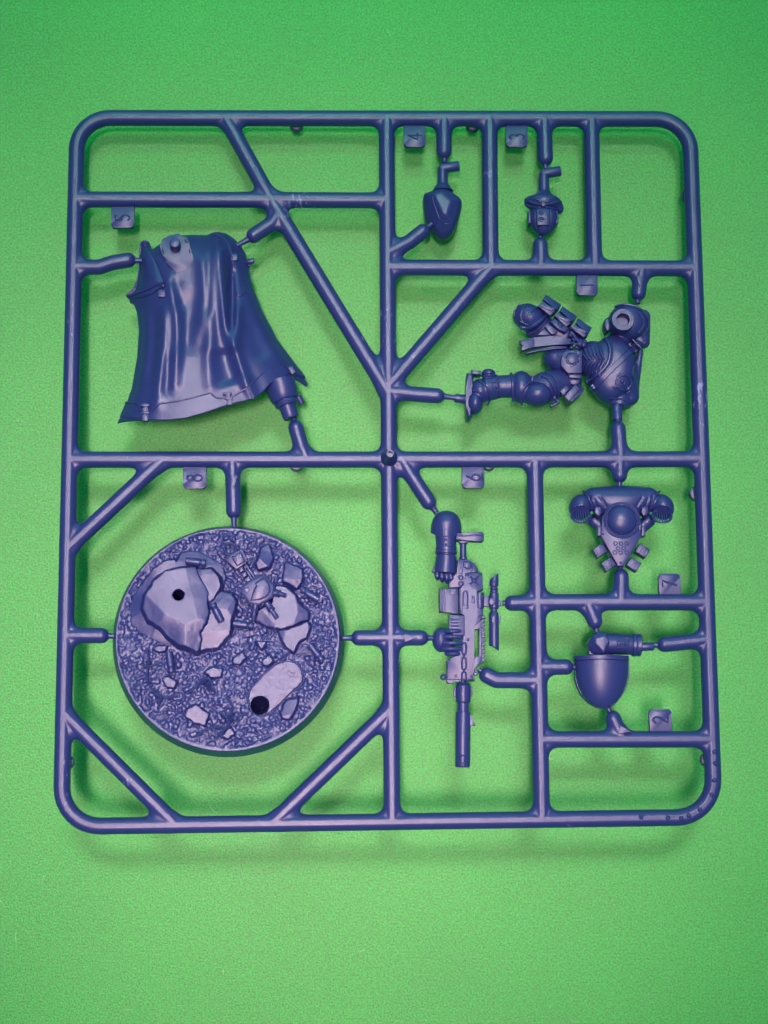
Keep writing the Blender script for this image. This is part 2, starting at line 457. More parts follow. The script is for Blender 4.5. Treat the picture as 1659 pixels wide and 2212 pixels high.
def nearest_on(p, pts):
    best = (1e9, None)
    for a, b in zip(pts[:-1], pts[1:]):
        e = b - a; t = float(np.clip((p - a) @ e / (e @ e), 0, 1)); q = a + t * e; d = np.linalg.norm(p - q)
        if d < best[0]: best = (d, q)
    return best
for i in range(1, len(BARS)):
    for e in (0, -1):
        c = min((nearest_on(BARS[i][1][e], BARS[j][1]) for j in range(len(BARS)) if j != i and (BARS[j][0] != 'gate')), key=lambda c: c[0])
        if c[0] < 1.9: BARS[i][1][e] = c[1]
def build_frame():
    res = 0.2
    allp = np.concatenate([np.array(b[1]) for b in BARS])
    lo = np.array([allp[:, 0].min() - 2.2, allp[:, 1].min() - 2.2, -RB - .5]); hi = np.array([allp[:, 0].max() + 2.2, allp[:, 1].max() + 2.2, RB + .5])
    gx = lo[0] + res * np.arange(int(math.ceil((hi[0] - lo[0]) / res)) + 1)
    gy = lo[1] + res * np.arange(int(math.ceil((hi[1] - lo[1]) / res)) + 1)
    X, Y = np.meshgrid(gx, gy, indexing='ij')
    ds = np.stack([ldist2(X, Y, b[1])[0] - (b[2] - RB) for b in BARS])
    dmin = ds.min(0)
    def trimmed(i):
        pts = [np.array(q) for q in BARS[i][1]]
        if BARS[i][0] == 'frame': return pts
        for e in (0, -1):
            if any(j != i and ldist2(pts[e][0:1], pts[e][1:2], BARS[j][1])[0][0] < 1.6 for j in range(len(BARS))):
                nb = pts[1] if e == 0 else pts[-2]
                u = nb - pts[e]; Ln = np.linalg.norm(u); pts[e] = pts[e] + u / Ln * min(1.25 * RB, Ln * .8)
        return pts
    acc = None
    for i, b in enumerate(BARS):
        d = ldist2(X, Y, trimmed(i))[0] - (b[2] - RB)
        acc = d if acc is None else smin(acc, d, 1.9)
    acc = np.minimum(acc, dmin)
    t = sstep(0.42 * RB, 0.92 * RB, dmin)
    D2 = dmin * (1 - t) + acc * t
    bump = 0.012 * (vnoise(X, Y, 1.3, 3) + vnoise(X, Y, .5, 4))
    prof = D2[:, :, None]
    def fn(x, y, z):
        d = np.sqrt(np.maximum(prof, 0) ** 2 + z * z) - RB
        return np.maximum(d, z - 0.965 * RB) + bump[:, :, None] * .5
    pos, quads, nrm = surfnet(fn, lo, hi, res)
    cen = pos[quads].mean(1)
    who = np.stack([ldist2(cen[:, 0], cen[:, 1], b[1])[0] - (b[2] - RB) for b in BARS]).argmin(0)
    for i, b in enumerate(BARS):
        q = quads[who == i]
        if not len(q): continue
        u, inv = np.unique(q, return_inverse=True)
        mk(b[0], pos[u], inv.reshape(q.shape).astype(np.int32), SPRUE, normals=nrm[u])
build_frame()

# nubs: the thin necks between gates and parts
NUBS = [((283, 562.5), (307, 563)), ((541, 514), (512, 531)), ((636, 915), (634, 895)), ((959.5, 338), (960, 352)), ((1178, 352), (1178, 366)),
        ((917, 497), (933, 483)), ((1167, 524), (1167, 512)), ((1377.5, 645), (1377, 656)), ((1335, 916), (1334, 896)), ((950, 855), (986, 860)),
        ((505, 1112), (506, 1142)), ((228, 1373.5), (248, 1374)), ((766, 1378), (740, 1378)), ((934, 1095), (943, 1108)), ((916, 1378), (940, 1378)),
        ((1098, 1303), (1085, 1303)), ((1047, 1456), (1034, 1446)), ((1338, 1036), (1338, 1050)), ((1341, 1238), (1340, 1224)), ((1287, 1352), (1289, 1366)),
        ((1427, 1393), (1410, 1394)), ((1229, 1441), (1244, 1441)), ((1320, 1545), (1314, 1530))]
for a, b in NUBS:
    pa, pb = D_(*a), D_(*b); pa = pa - (pb - pa) * .35
    MB().lathe(pa, pb, [(0, .9), (.3, .7), (.5, .55), (.75, .46), (1, .5)], 14).build('nub', SPRUE)

# feet moulded under the frame: short pins, the far ones reach the cloth
GZ = lambda x, y: -(LIFT / MM - y * math.sin(TILT)) / math.cos(TILT)     # cloth height below a frame point
for x, y, dx, dy in ((640, 256, 0, -1), (1023, 257, 0, -1), (1497, 415, -1, 0), (640, 993, 0, -1), (1058, 992, 0, -1), (1515, 1062, -1, 0), (134, 1645, 1, 0), (1540, 1640, -1, 0)):
    p = D_(x, y) + np.array([dx, dy, 0]) * (.5 if dx else .35); zb = max(GZ(p[0], p[1]) - .05, -3.2)
    MB().cyl((p[0], p[1], zb), (p[0], p[1], -1.15), 1.3, bev=.15).build('foot', SPRUE)

# the stub where the plastic was injected
def stub():
    b = D_(840, 992); z1 = 5.6; r0, r1 = 1.55, 0.75
    m = MB().lathe((b[0], b[1], 0.3), (b[0] + .05, b[1] - .1, z1), [(0, 2.1), (.12, 1.75), (.2, 1.5), (.85, r1 + .1), (.97, r1), (1.0, r1 - .12), (1.0, .42), (.86, .34)], 22)
    m.build('injection_stub', SPRUE)
stub()

# arrows moulded on top of some gates
for (x, y), ang in (((1382, 607), -93), ((505, 1040), -90), ((886, 1378), 0), ((1349, 1578), -12)):
    c = D_(x, y, RB); a = math.radians(ang)
    tri = [(1.25, 0), (-.95, .72), (-.95, -.72)]
    pts = [(c[0] + u * math.cos(a) - v * math.sin(a), c[1] + u * math.sin(a) + v * math.cos(a)) for u, v in tri]
    MB().prism(pts, RB * .55, RB + .3, .05).build('arrow', SPRUE)

# dots on the corner of the frame
for k, (x, y) in enumerate(((791 / 1, 237), (793, 282), (790, 348), (780, 405), (734, 462), (690, 485), (661, 496), (609, 494), (505, 492))):
    u = 2000 + x * 1.0; v = 2700 + y
    p = P(u, v, RB * .93)
    MB().ball((p[0], p[1], RB * .9), .43, 8, .85).build('dot', SPRUE)

# ------------------------------------------------------------------ number tags
def arc(cx, cy, r, a0, a1, n=12, ry=None):
    ry = ry or r
    return [(cx + r * math.cos(math.radians(a0 + (a1 - a0) * k / n)), cy + ry * math.sin(math.radians(a0 + (a1 - a0) * k / n))) for k in range(n + 1)]
DIG = {'1': [[(.5, 0), (.5, 1)]],
       '2': [arc(.5, .72, .3, 165, -40, 12, .28) + [(.2, 0), (.82, 0)]],
       '3': [arc(.48, .75, .28, 150, -80, 10, .25), arc(.48, .26, .32, 80, -150, 12, .26)],
       '4': [[(.62, 0), (.62, 1), (.15, .3), (.88, .3)]],
       '5': [[(.75, 1), (.27, 1), (.22, .56)] + arc(.47, .31, .31, 125, -150, 14, .31)],
       '6': [arc(.5, .3, .3, 0, 360, 20, .3), [(.24, .45), (.72, 1)], [(.12, -.16), (.9, -.16)]],
       '7': [[(.18, 1), (.84, 1), (.34, 0)]],
       '8': [arc(.5, .27, .31, 0, 360, 20, .28), arc(.5, .78, .25, 0, 360, 18, .23)]}
def tag(ch, u0, v0, u1, v1, up):
    """corners in photograph pixels; up: -1 hangs below its bar, +1 stands above it"""
    z1 = 0.25; z0 = -0.75
    a = P(u0, v0, z1); b = P(u1, v1, z1)
    x0, x1 = a[0], b[0]; yt, yb = a[1], b[1]
    r = .75
    if up < 0:
        yt += 1.0
        pl = [(x0, yt), (x0, yb + r)] + [(x0 + r - r * math.cos(t), yb + r - r * math.sin(t)) for t in np.linspace(0, math.pi / 2, 6)[1:]] + \
             [(x1 - r + r * math.sin(t), yb + r - r * math.cos(t)) for t in np.linspace(0, math.pi / 2, 6)] + [(x1, yt)]
    else:
        yb -= 1.0
        pl = [(x0, yb), (x0, yt - r)] + [(x0 + r - r * math.cos(t), yt - r + r * math.sin(t)) for t in np.linspace(0, math.pi / 2, 6)[1:]] + \
             [(x1 - r + r * math.sin(t), yt - r + r * math.cos(t)) for t in np.linspace(0, math.pi / 2, 6)] + [(x1, yb)]
    o = MB().prism(pl, z0, z1, .1).build('number_tag', SPRUE, label='small tab with the raised number ' + ch)
    cy = (a[1] + b[1]) / 2 + (.12 if up < 0 else -.12); cx = (x0 + x1) / 2
    h = 2.55; w = 1.75
    m = MB()
    for st in DIG[ch]:
        pts = [(cx - (q - .5) * h, cy + (p - .5) * w, z1 + .07) for p, q in st]     # turned a quarter: the digit's top points left
        m.tube(pts, .19, 8)
    m.build('digit', o)
tag('4', 1577, 498, 1662, 573, -1); tag('3', 1976, 498, 2062, 573, -1); tag('5', 434, 813, 524, 889, -1); tag('1', 2251, 1078, 2336, 1153, -1)
tag('8', 715, 1831, 806, 1908, -1); tag('6', 1804, 1829, 1893, 1906, -1); tag('7', 2572, 2240, 2660, 2316, 1); tag('2', 2535, 2770, 2626, 2849, 1)

# ------------------------------------------------------------------ round base with rubble
BZ0, BZ1 = -1.9, 1.9
def base():
    c0 = B_(821, 837, BZ0); c1 = B_(810, 816, BZ1); R0, R1 = 20.25, 19.35
    c = (c0 + c1) / 2; dx = (c1 - c0) / 2
    h1 = B_(500, 548, BZ1); h2 = B_(1020, 1252, BZ1)
    slot = B_.poly([(945, 1200), (960, 1150), (1040, 1060), (1130, 985), (1200, 965), (1260, 980), (1290, 1030), (1300, 1090), (1270, 1130), (1240, 1150), (1190, 1200), (1130, 1260), (1080, 1300), (1020, 1315), (960, 1280)], BZ1)
    res = 0.115
    lo = np.array([c[0] - 21.2, c[1] - 21.2, BZ0 - .4]); hi = np.array([c[0] + 21.2, c[1] + 21.2, BZ1 + 1.0])
    gx = lo[0] + res * np.arange(int(math.ceil((hi[0] - lo[0]) / res)) + 1); gy = lo[1] + res * np.arange(int(math.ceil((hi[1] - lo[1]) / res)) + 1)
    X, Y = np.meshgrid(gx, gy, indexing='ij')
    wx = X + .5 * vnoise(X, Y, 1.4, 21); wy = Y + .5 * vnoise(X, Y, 1.4, 22)
    t = .15 * vnoise(X, Y, 2.8, 13) + .10 * vnoise(wx, wy, .85, 11) + .09 * vnoise(X, Y, .42, 12) + .05 * vnoise(X, Y, .25, 14)
    rg = np.random.RandomState(5)
    for _ in range(3200):
        r = 20 * math.sqrt(rg.rand()); an = rg.rand() * 6.283; pr = .18 + .36 * rg.rand() ** 2.6
        px, py = c1[0] + r * math.cos(an), c1[1] + r * math.sin(an); el = .7 + .6 * rg.rand(); th = rg.rand() * 3.14
        i0, i1 = int((px - pr * 1.6 - lo[0]) / res), int((px + pr * 1.6 - lo[0]) / res) + 2; j0, j1 = int((py - pr * 1.6 - lo[1]) / res), int((py + pr * 1.6 - lo[1]) / res) + 2
        if i0 < 0 or j0 < 0 or i1 >= X.shape[0] or j1 >= X.shape[1]: continue
        xx = X[i0:i1, j0:j1] - px; yy = Y[i0:i1, j0:j1] - py
        u = (xx * math.cos(th) + yy * math.sin(th)) / el; v = (-xx * math.sin(th) + yy * math.cos(th)) * el
        dd = np.maximum(np.abs(u) * .8 + np.abs(v) * .45, np.abs(v) * .95 + np.abs(u) * .2) / pr
        t[i0:i1, j0:j1] = np.maximum(t[i0:i1, j0:j1], np.where(dd < 1, t[(i0 + i1) // 2, (j0 + j1) // 2] * .4 + pr * (.15 + .55 * np.minimum(1.6 * (1 - dd), .75)) + .12 * (u * rg.uniform(-1, 1) + v * rg.uniform(-1, 1)), -9))
    terr = BZ1 - .30 + t
    rr = np.hypot(X - c1[0], Y - c1[1])
    terr = np.where(rr > R1 - .9, BZ1 - .05 + (terr - BZ1 + .05) * sstep(R1 - .25, R1 - .9, rr), terr)
    terr = np.minimum(terr, BZ1 + .55)
    sd = pdist2(X, Y, slot)
    terr = np.where(sd < .0, BZ1 - .05 - .03 * vnoise(X, Y, .6, 16), terr)
    terr = np.where((sd >= 0) & (sd < .22), BZ1 - .5, terr)
    hole = np.minimum(np.hypot(X - h1[0], Y - h1[1]) - 1.02, np.hypot(X - h2[0], Y - h2[1]) - 1.58)
    T3 = terr[:, :, None]; H3 = hole[:, :, None]
    def fn(x, y, z):
        k = (z - BZ0) / (BZ1 - BZ0)
        ox = c0[0] + (c1[0] - c0[0]) * k; oy = c0[1] + (c1[1] - c0[1]) * k
        side = np.hypot(x - c[0], y - c[1]) - (R0 + (R1 - R0) * np.clip(k, 0, 1))
        d = smax(side, (z - T3) * .75, .12)
        d = np.maximum(d, BZ0 - z)
        return np.maximum(d, -H3)
    pos, q, g = surfnet(fn, lo, hi, res)
    o = mk('base', pos, q, SPRUE, label='round rubble-covered stand with rocks, casings and a broken metal hand')
    for hc, hr in ((h1, 1.02), (h2, 1.58)):  # added closed cups, tapered inside so the holes look dark
        MB().lathe((hc[0], hc[1], BZ0 + .3), (hc[0], hc[1], BZ0 - 6.5), [(0, hr + .6), (1.04, .5), (1.0, .02), (.06, hr), (0, hr + .02)], 30, cap=False).build('hole_dark_cup', o)
        MB().cyl((hc[0], hc[1], BZ0 - 6.3), (hc[0], hc[1], GZ(hc[0], hc[1])), .9, 1.1).build('stand_pin', o)
    def rock(pts, z1, tilt=(0, 0), seed=0, hole=None, facet=.10, slope=.36, k=.07):
        pl = B_.poly(pts, z1)
        ctr = pl.mean(0); z0 = BZ1 - .8; rs = .095
        lo = np.array([pl[:, 0].min() - 1, pl[:, 1].min() - 1, z0 - .2]); hi = np.array([pl[:, 0].max() + 1, pl[:, 1].max() + 1, z1 + 1.1])
        gx = lo[0] + rs * np.arange(int(math.ceil((hi[0] - lo[0]) / rs)) + 1); gy = lo[1] + rs * np.arange(int(math.ceil((hi[1] - lo[1]) / rs)) + 1)
        X, Y = np.meshgrid(gx, gy, indexing='ij')
        pd = pdist2(X, Y, pl) + .10 * vnoise(X, Y, .8, 30 + seed) + .05 * vnoise(X, Y, .35, 31 + seed)
        rn = random.Random(seed); top = np.full(X.shape, z1 + .0)
        top = z1 + tilt[0] * (X - ctr[0]) + tilt[1] * (Y - ctr[1])
        for _ in range(5):
            a = rn.uniform(0, 6.28); q = rn.uniform(.3, 1.0) * np.ptp(pl[:, 0]) * .5
            top = np.minimum(top, z1 + .25 - .18 * ((X - ctr[0]) * math.cos(a) + (Y - ctr[1]) * math.sin(a) - q * .4))
        top = top + facet * vnoise(X, Y, 3.2, 33 + seed) + .012 * vnoise(X, Y, .6, 35 + seed)
        p3 = pd[:, :, None]; t3 = top[:, :, None]
        hd = None if hole is None else (np.hypot(X - hole[0], Y - hole[1]) - 1.0)[:, :, None]
        def f(x, y, z):
            d = smax(p3 - slope * np.clip(z1 - z, 0, 9), (z - t3), k)
            d = np.maximum(d, z0 - z)
            return d if hd is None else np.maximum(d, -hd)
        pos, q, g = surfnet(f, lo, hi, rs)
        return mk('rock', pos, q, o)
    rock([(195, 590), (215, 540), (280, 440), (330, 370), (400, 320), (460, 310), (480, 330), (520, 270), (600, 258), (690, 300), (760, 340), (785, 420), (770, 470), (700, 590), (625, 880), (430, 860), (370, 830), (250, 770), (195, 720)], 2.85, seed=1, hole=h1, facet=.22)
    rock([(340, 440), (410, 385), (520, 365), (600, 360), (620, 420), (660, 480), (680, 530), (672, 590), (690, 650), (665, 720), (625, 770), (630, 830), (605, 890), (560, 870), (500, 850), (420, 790), (380, 745), (300, 690), (262, 620), (275, 540), (310, 490)], 4.3, (0, -.02), 2, h1, .16)
    rock([(612, 372), (700, 370), (750, 420), (765, 480), (720, 560), (692, 580), (676, 530), (636, 430)], 3.7, (0, 0), 3)
    rock([(694, 585), (770, 520), (830, 530), (860, 580), (850, 640), (830, 700), (825, 790), (740, 870), (640, 885), (632, 800), (672, 720), (696, 650)], 3.35, (0, .02), 4)
    rock([(1130, 480), (1200, 490), (1250, 540), (1270, 590), (1330, 650), (1325, 690), (1230, 738), (1150, 758), (1060, 735), (1000, 700), (1010, 640), (1100, 590), (1110, 520)], 2.95, (0, 0), 5)
    rock([(1150, 772), (1240, 750), (1330, 710), (1345, 750), (1320, 810), (1270, 840), (1240, 905), (1195, 880), (1165, 830)], 2.8, (0, 0), 6)
    rock([(1190, 330), (1240, 345), (1290, 370), (1300, 430), (1260, 490), (1170, 440)], 2.75, (.08, -.16), 7)
    rock([(1000, 330), (1040, 230), (1070, 215), (1100, 290), (1080, 350), (1010, 365)], 3.0, (-.2, -.18), 8, facet=.3)
    rock([(605, 1245), (660, 1290), (690, 1310), (665, 1380), (600, 1365), (535, 1320), (540, 1290)], 2.55, (0, .02), 9)
    rock([(850, 950), (905, 910), (928, 940), (890, 985), (845, 985)], 2.5, (-.05, -.1), 10)
    rock([(1035, 960), (1080, 928), (1108, 965), (1070, 1000), (1038, 990)], 2.5, (0, -.08), 11)
    rock([(680, 1020), (720, 1005), (775, 1020), (765, 1068), (700, 1068), (664, 1040)], 2.55, (0, 0), 12)
    rock([(330, 885), (370, 862), (415, 872), (405, 900), (365, 910)], 2.45, (0, 0), 13)
    rock([(388, 1080), (430, 1068), (482, 1100), (465, 1142), (420, 1132)], 2.4, (0, 0), 14)
    rock([(1155, 1300), (1200, 1220), (1265, 1205), (1250, 1280), (1215, 1342), (1165, 1335)], 2.7, (.1, -.15), 15)
    rock([(775, 1455), (830, 1395), (855, 1440), (815, 1468)], 2.35, (0, 0), 16)
    rock([(998, 838), (1065, 842), (1032, 888)], 2.35, (0, 0), 17)
    # spent casings
    def casing(x, y, ang, z):
        c = B_(x, y, z); a = math.radians(-ang); d = np.array([math.cos(a), math.sin(a), 0]); L = 3.5
        MB().lathe(c - d * L / 2, c + d * L / 2, [(0, .52), (.02, .62), (.58, .66), (.68, .66), (.74, .50), (.80, .48), (.83, .66), (.95, .68), (1, .6)], 18).build('shell_casing', o)
    casing(605, 324, 8, 3.6); casing(742, 652, 242, 4.0); casing(912, 731, 8, 2.9); casing(440, 975, 82, 2.85); casing(1345, 535, 212, 2.9); casing(1385, 912, 52, 2.8)
    # barbed wire
    def wire(pts, z=2.68, r=.21):
        p = smooth_path([B_(x, y, z + .18 * math.sin(i * 2.1)) for i, (x, y) in enumerate(pts)], 6)
        MB().tube(p, r, 8).build('barbed_wire', o)
    wire([(285, 890), (300, 960), (290, 1050), (300, 1120), (350, 1180), (400, 1205), (480, 1190)])
    wire([(545, 1175), (600, 1140), (650, 1085), (700, 1090), (716, 1165)])
    wire([(800, 1195), (838, 1255), (832, 1330), (800, 1400), (740, 1445)])
    wire([(760, 1300), (830, 1335), (935, 1305)]); wire([(610, 1450), (690, 1400), (780, 1390)], 2.6)
    wire([(240, 985), (300, 1000), (360, 985)]); wire([(350, 1150), (375, 1215), (360, 1260)], 2.7)
    for (x, y, dx, dy) in ((300, 985, .2, 1), (372, 1202, 1, .3), (655, 1100, 1, -.5), (828, 1338, -.2, 1), (690, 1120, .2, 1)):
        c = B_(x, y, 2.7); u = np.array([dx, -dy]) / math.hypot(dx, dy); n = np.array([-u[1], u[0]])
        pts = []
        for k in range(25):
            a = k / 24 * 2 * math.pi * 3
            pts.append((c[0] + u[0] * (k / 24 - .5) * 1.1 + n[0] * .42 * math.cos(a), c[1] + u[1] * (k / 24 - .5) * 1.1 + n[1] * .42 * math.cos(a), c[2] + .42 * math.sin(a)))
        MB().tube(pts, .13, 7).build('wire_knot', o)
    # broken metal hand
    hz = 3.65
    palm = MB().prism(B_.poly([(985, 430), (1045, 408), (1112, 480), (1102, 550), (1015, 598), (960, 590), (903, 525), (903, 490), (945, 455)], hz), 1.5, hz, .12).build('hand_plate', o)
    MB().prism(B_.poly([(1045, 424), (1078, 465), (1085, 510), (1065, 545), (1020, 565), (962, 572), (985, 500), (1000, 478), (992, 462)], hz + .18), hz - .2, hz + .2, .1).build('cover', palm)
    cv = B_.poly([(1045, 424), (1078, 465), (1085, 510), (1065, 545), (1020, 565), (962, 572), (985, 500), (1000, 478), (992, 462)], hz + .2); MB().tube(cv, .16, 8, True).build('cover_rim', palm)
    cv = B_.poly([(985, 430), (1045, 408), (1112, 480), (1102, 550), (1015, 598), (960, 590), (903, 525), (903, 490), (945, 455)], hz - .1); MB().tube(cv, .2, 8, True).build('plate_rim', palm)
    c = B_(935, 503, hz); MB().cyl((c[0], c[1], hz - .3), (c[0], c[1], hz + .22), .48).build('boss', palm)
    fa = MB().prism(B_.poly([(792, 305), (905, 233), (945, 318), (868, 372)], hz - .2), 1.4, hz - .3, .12).build('forearm_plate', o)
    MB().prism(B_.poly([(842, 292), (895, 258), (922, 318), (872, 348)], hz), hz - .6, hz - .05, .08).build('panel', fa)
    cv = B_.poly([(842, 292), (895, 258), (922, 318), (872, 348)], hz); MB().tube(cv, .14, 8, True).build('panel_rim', fa)
    for x, y in ((900, 373), (920, 405), (943, 436)):
        MB().prism(B_.poly([(x - 17, y - 8), (x + 6, y - 20), (x + 18, y + 6), (x - 6, y + 18)], hz), 1.5, hz - .05, .08).build('link', o)
    for (a, b) in (((928, 340), (948, 368)), ((950, 372), (985, 425)), ((938, 382), (968, 432))):
        MB().tube([B_(*a, hz - .2), B_(*b, hz - .2)], .24).build('piston', o)
    c = B_(828, 240, 3.0); MB().ring(c, 1.02, .26).build('ring', o)
    c = B_(918, 560, 2.9); MB().ring(c, .75, .2).build('ring', o)
    for pts in (((1108, 522), (1150, 528), (1190, 542)), ((1062, 585), (1095, 632), (1133, 690)), ((995, 598), (984, 645), (978, 692))):
        q = [B_(x, y, hz - .1 - .25 * i) for i, (x, y) in enumerate(pts)]
        MB().cyl(q[0], q[0] + (q[1] - q[0]) * .9, .62, .58).cyl(q[0] + (q[1] - q[0]) * .7, q[2], .40, .42).cyl(q[0] + (q[2] - q[0]) * .42, q[0] + (q[2] - q[0]) * .52, .66).build('finger', o)
    # leaf mark on the slot
    c = B_.poly([(1190, 1040), (1205, 1030), (1225, 1045), (1250, 1042), (1235, 1062), (1215, 1070), (1205, 1058)], BZ1)
    MB().tube(np.vstack([c, c[:1]]), .07, 6).build('mark', o)
base()

# ------------------------------------------------------------------ cloaked back half of the soldier
def cape():
    zc = 2.0
    side = [(90, 1535), (150, 1420), (200, 1280), (240, 1050), (255, 850), (240, 720), (215, 655), (185, 640), (180, 615), (240, 555), (266, 420), (268, 330), (278, 240), (345, 235), (360, 252), (420, 210), (480, 178), (570, 155), (680, 150), (760, 155), (800, 135), (850, 127), (910, 140), (970, 180), (1020, 230), (1050, 290), (1062, 340), (1080, 350), (1075, 420), (1105, 540), (1180, 720), (1290, 920), (1430, 1100), (1475, 1165), (1512, 1232)]
    hem = [(1498, 1256), (1445, 1228), (1400, 1222), (1330, 1240), (1230, 1295), (1190, 1345), (1110, 1400), (940, 1442), (760, 1502), (600, 1545), (450, 1558), (300, 1556)]
    sp = A_.poly(side, zc); hp = A_.poly(hem, zc)
    outline = np.vstack([sp, hp])
    res = .14
    lo = np.array([outline[:, 0].min() - .8, outline[:, 1].min() - .8, -8.0]); hi = np.array([outline[:, 0].max() + .8, outline[:, 1].max() + .8, 8.2]); lo[2] = -14.0
    gx = lo[0] + res * np.arange(int(math.ceil((hi[0] - lo[0]) / res)) + 1); gy = lo[1] + res * np.arange(int(math.ceil((hi[1] - lo[1]) / res)) + 1)
    X, Y = np.meshgrid(gx, gy, indexing='ij')
    pd = pdist2(X, Y, outline)
    sd, _ = ldist2(X, Y, sp)
    ridges = [([(480, 420), (505, 560), (540, 720), (556, 900), (545, 1100), (530, 1280)], .75, 1.0),
              ([(458, 640), (455, 800), (450, 950), (425, 1200), (398, 1420)], .7, 1.1),
              ([(310, 660), (322, 800), (325, 950), (300, 1150), (250, 1380)], .35, 1.0),
              ([(735, 250), (755, 480), (762, 650), (738, 820), (690, 960)], .6, 1.25),
              ([(815, 200), (810, 500), (812, 750), (796, 950), (790, 1120), (800, 1300)], .55, 1.1),
              ([(860, 180), (875, 400), (890, 620), (905, 800), (925, 930), (960, 1010)], 1.1, 1.0),
              ([(1000, 640), (985, 800), (978, 950), (985, 1050), (1030, 1200), (1085, 1330), (1110, 1395)], 1.0, 1.0),
              ([(1010, 420), (1060, 560), (1130, 760), (1230, 960), (1370, 1130)], .6, 1.6)]
    valleys = [([(520, 480), (545, 640), (600, 760)], .35, 1.1), ([(942, 300), (945, 600), (955, 860), (965, 980)], 1.2, .8),
               ([(640, 560), (650, 720), (620, 860), (620, 1100)], .45, 2.3), ([(782, 280), (785, 600), (770, 850)], .4, .8),
               ([(880, 1000), (910, 1150), (960, 1300)], .8, 2.2), ([(375, 700), (378, 1000), (350, 1300)], .3, 1.2), ([(490, 1000), (480, 1200), (465, 1400)], .3, 1.0),
               ([(1090, 780), (1130, 950), (1210, 1100)], .4, 1.8)]
    s = np.clip(sd / 7.5, 0, 1)
    top = -.2 + 4.4 * (1 - (1 - s) ** 2.2)
    cy = A_(600, 800, zc)[1]; cx = A_(640, 800, zc)[0]
    top += -.012 * (X - cx - 1) ** 2 * .6
    ytop = A_(600, 150, zc)[1]
    for pts, a, w in ridges:
        p = smooth_path(A_.poly(pts, 4.0), 5); d, t = ldist2(X, Y, p)
        top += a * np.exp(-(d / (w * 1.05)) ** 2) * sstep(0, .22, t) * (1 - .55 * sstep(.75, 1, t))
    for pts, a, w in valleys:
        p = smooth_path(A_.poly(pts, 4.0), 5); d, t = ldist2(X, Y, p)
        top -= a * np.exp(-(d / w) ** 2) * sstep(0, .25, t) * (1 - sstep(.75, 1, t))
    zb = (top - 1.0) + (-6.9 - (top - 1.0)) * sstep(.5, 4.5, -pd)
    zb = zb + (GZ(X, Y) - zb) * sstep(6.0, 8.5, -pd)      # the hidden front of the figure, on which the frame rests
    TOP = top
    p3, t3, b3 = pd[:, :, None], top[:, :, None], zb[:, :, None]
    fn = lambda x, y, z: np.maximum(smax(p3, (z - t3) * .8, .35), (b3 - z) * .6)
    pos, q, g = surfnet(fn, lo, hi, res)
    o = mk('cloak', pos, q, SPRUE, label='long folded cloak with a plate and peg on its back')
    def zat(x, y):
        i = np.clip(np.round((np.asarray(x) - lo[0]) / res).astype(int), 0, len(gx) - 1); j = np.clip(np.round((np.asarray(y) - lo[1]) / res).astype(int), 0, len(gy) - 1)
        return TOP[i, j]
    def pt(x, y, dz=0.0):
        z = 4.0
        for _ in range(4): p = A_(x, y, z); z = float(zat(p[0], p[1]))
        return np.array([p[0], p[1], z + dz])
    # raised panels that follow the cloak's surface
    def overlay(name, pts, up, thick=.9, extra=0.0, label=None, k=.15, smooth=True):
        pl = np.array([pt(x, y)[:2] for x, y in pts])
        if smooth: pl = smooth_loop(pl, 3)
        l2 = np.array([pl[:, 0].min() - .6, pl[:, 1].min() - .6, 0]); h2 = np.array([pl[:, 0].max() + .6, pl[:, 1].max() + .6, 0])
        rs = .12
        ax = l2[0] + rs * np.arange(int(math.ceil((h2[0] - l2[0]) / rs)) + 1); ay = l2[1] + rs * np.arange(int(math.ceil((h2[1] - l2[1]) / rs)) + 1)
        XX, YY = np.meshgrid(ax, ay, indexing='ij')
        # bilinear sample of the cloak height
        fx = np.clip((XX - lo[0]) / res, 0, len(gx) - 1.001); fy = np.clip((YY - lo[1]) / res, 0, len(gy) - 1.001)
        i = fx.astype(int); j = fy.astype(int); u = fx - i; v = fy - j
        zz = TOP[i, j] * (1 - u) * (1 - v) + TOP[i + 1, j] * u * (1 - v) + TOP[i, j + 1] * (1 - u) * v + TOP[i + 1, j + 1] * u * v
        pdd = pdist2(XX, YY, pl)
        zz = zz + up + extra * (1 - (1 - np.clip(-pdd / 2.2, 0, 1)) ** 2)
        l2[2] = zz.min() - thick - .4; h2[2] = zz.max() + .4
        m3 = (pdd < .5)
        l2[2] = zz[m3].min() - thick - .3; h2[2] = zz[m3].max() + .4
        a3, z3 = pdd[:, :, None], zz[:, :, None]
        f = lambda x, y, z: np.maximum(smax(a3, (z - z3) * .85, k), (z3 - thick - z) * .85)
        pos, q, g = surfnet(f, l2, h2, rs)
        return mk(name, pos, q, o, label=label)
    overlay('shoulder_flap', [(280, 243), (345, 238), (372, 330), (420, 440), (462, 560), (420, 585), (340, 635), (250, 655), (188, 650), (180, 620), (240, 558), (268, 420), (270, 320)], .25, extra=.9)
    MB().tube(smooth_path([pt(188, 640, .5), pt(260, 622, 1.0), pt(340, 596, 1.1), pt(400, 562, 1.0), pt(455, 545, .8)], 5), .2).build('flap_seam', o)
    overlay('hood_fold', [(800, 172), (855, 160), (905, 178), (950, 225), (968, 290), (962, 330), (940, 310), (915, 245), (878, 200), (825, 188)], .18, extra=.25)
    overlay('side_flap', [(955, 385), (1000, 385), (1015, 460), (1060, 600), (1000, 640), (968, 560)], .2)
    overlay('hem', [(172, 1420), (230, 1428), (262, 1482), (372, 1480), (420, 1432), (600, 1402), (800, 1348), (842, 1388), (950, 1380), (1060, 1315), (1110, 1392), (940, 1436), (760, 1496), (600, 1540), (450, 1552), (300, 1548), (128, 1526)], .42, smooth=False)
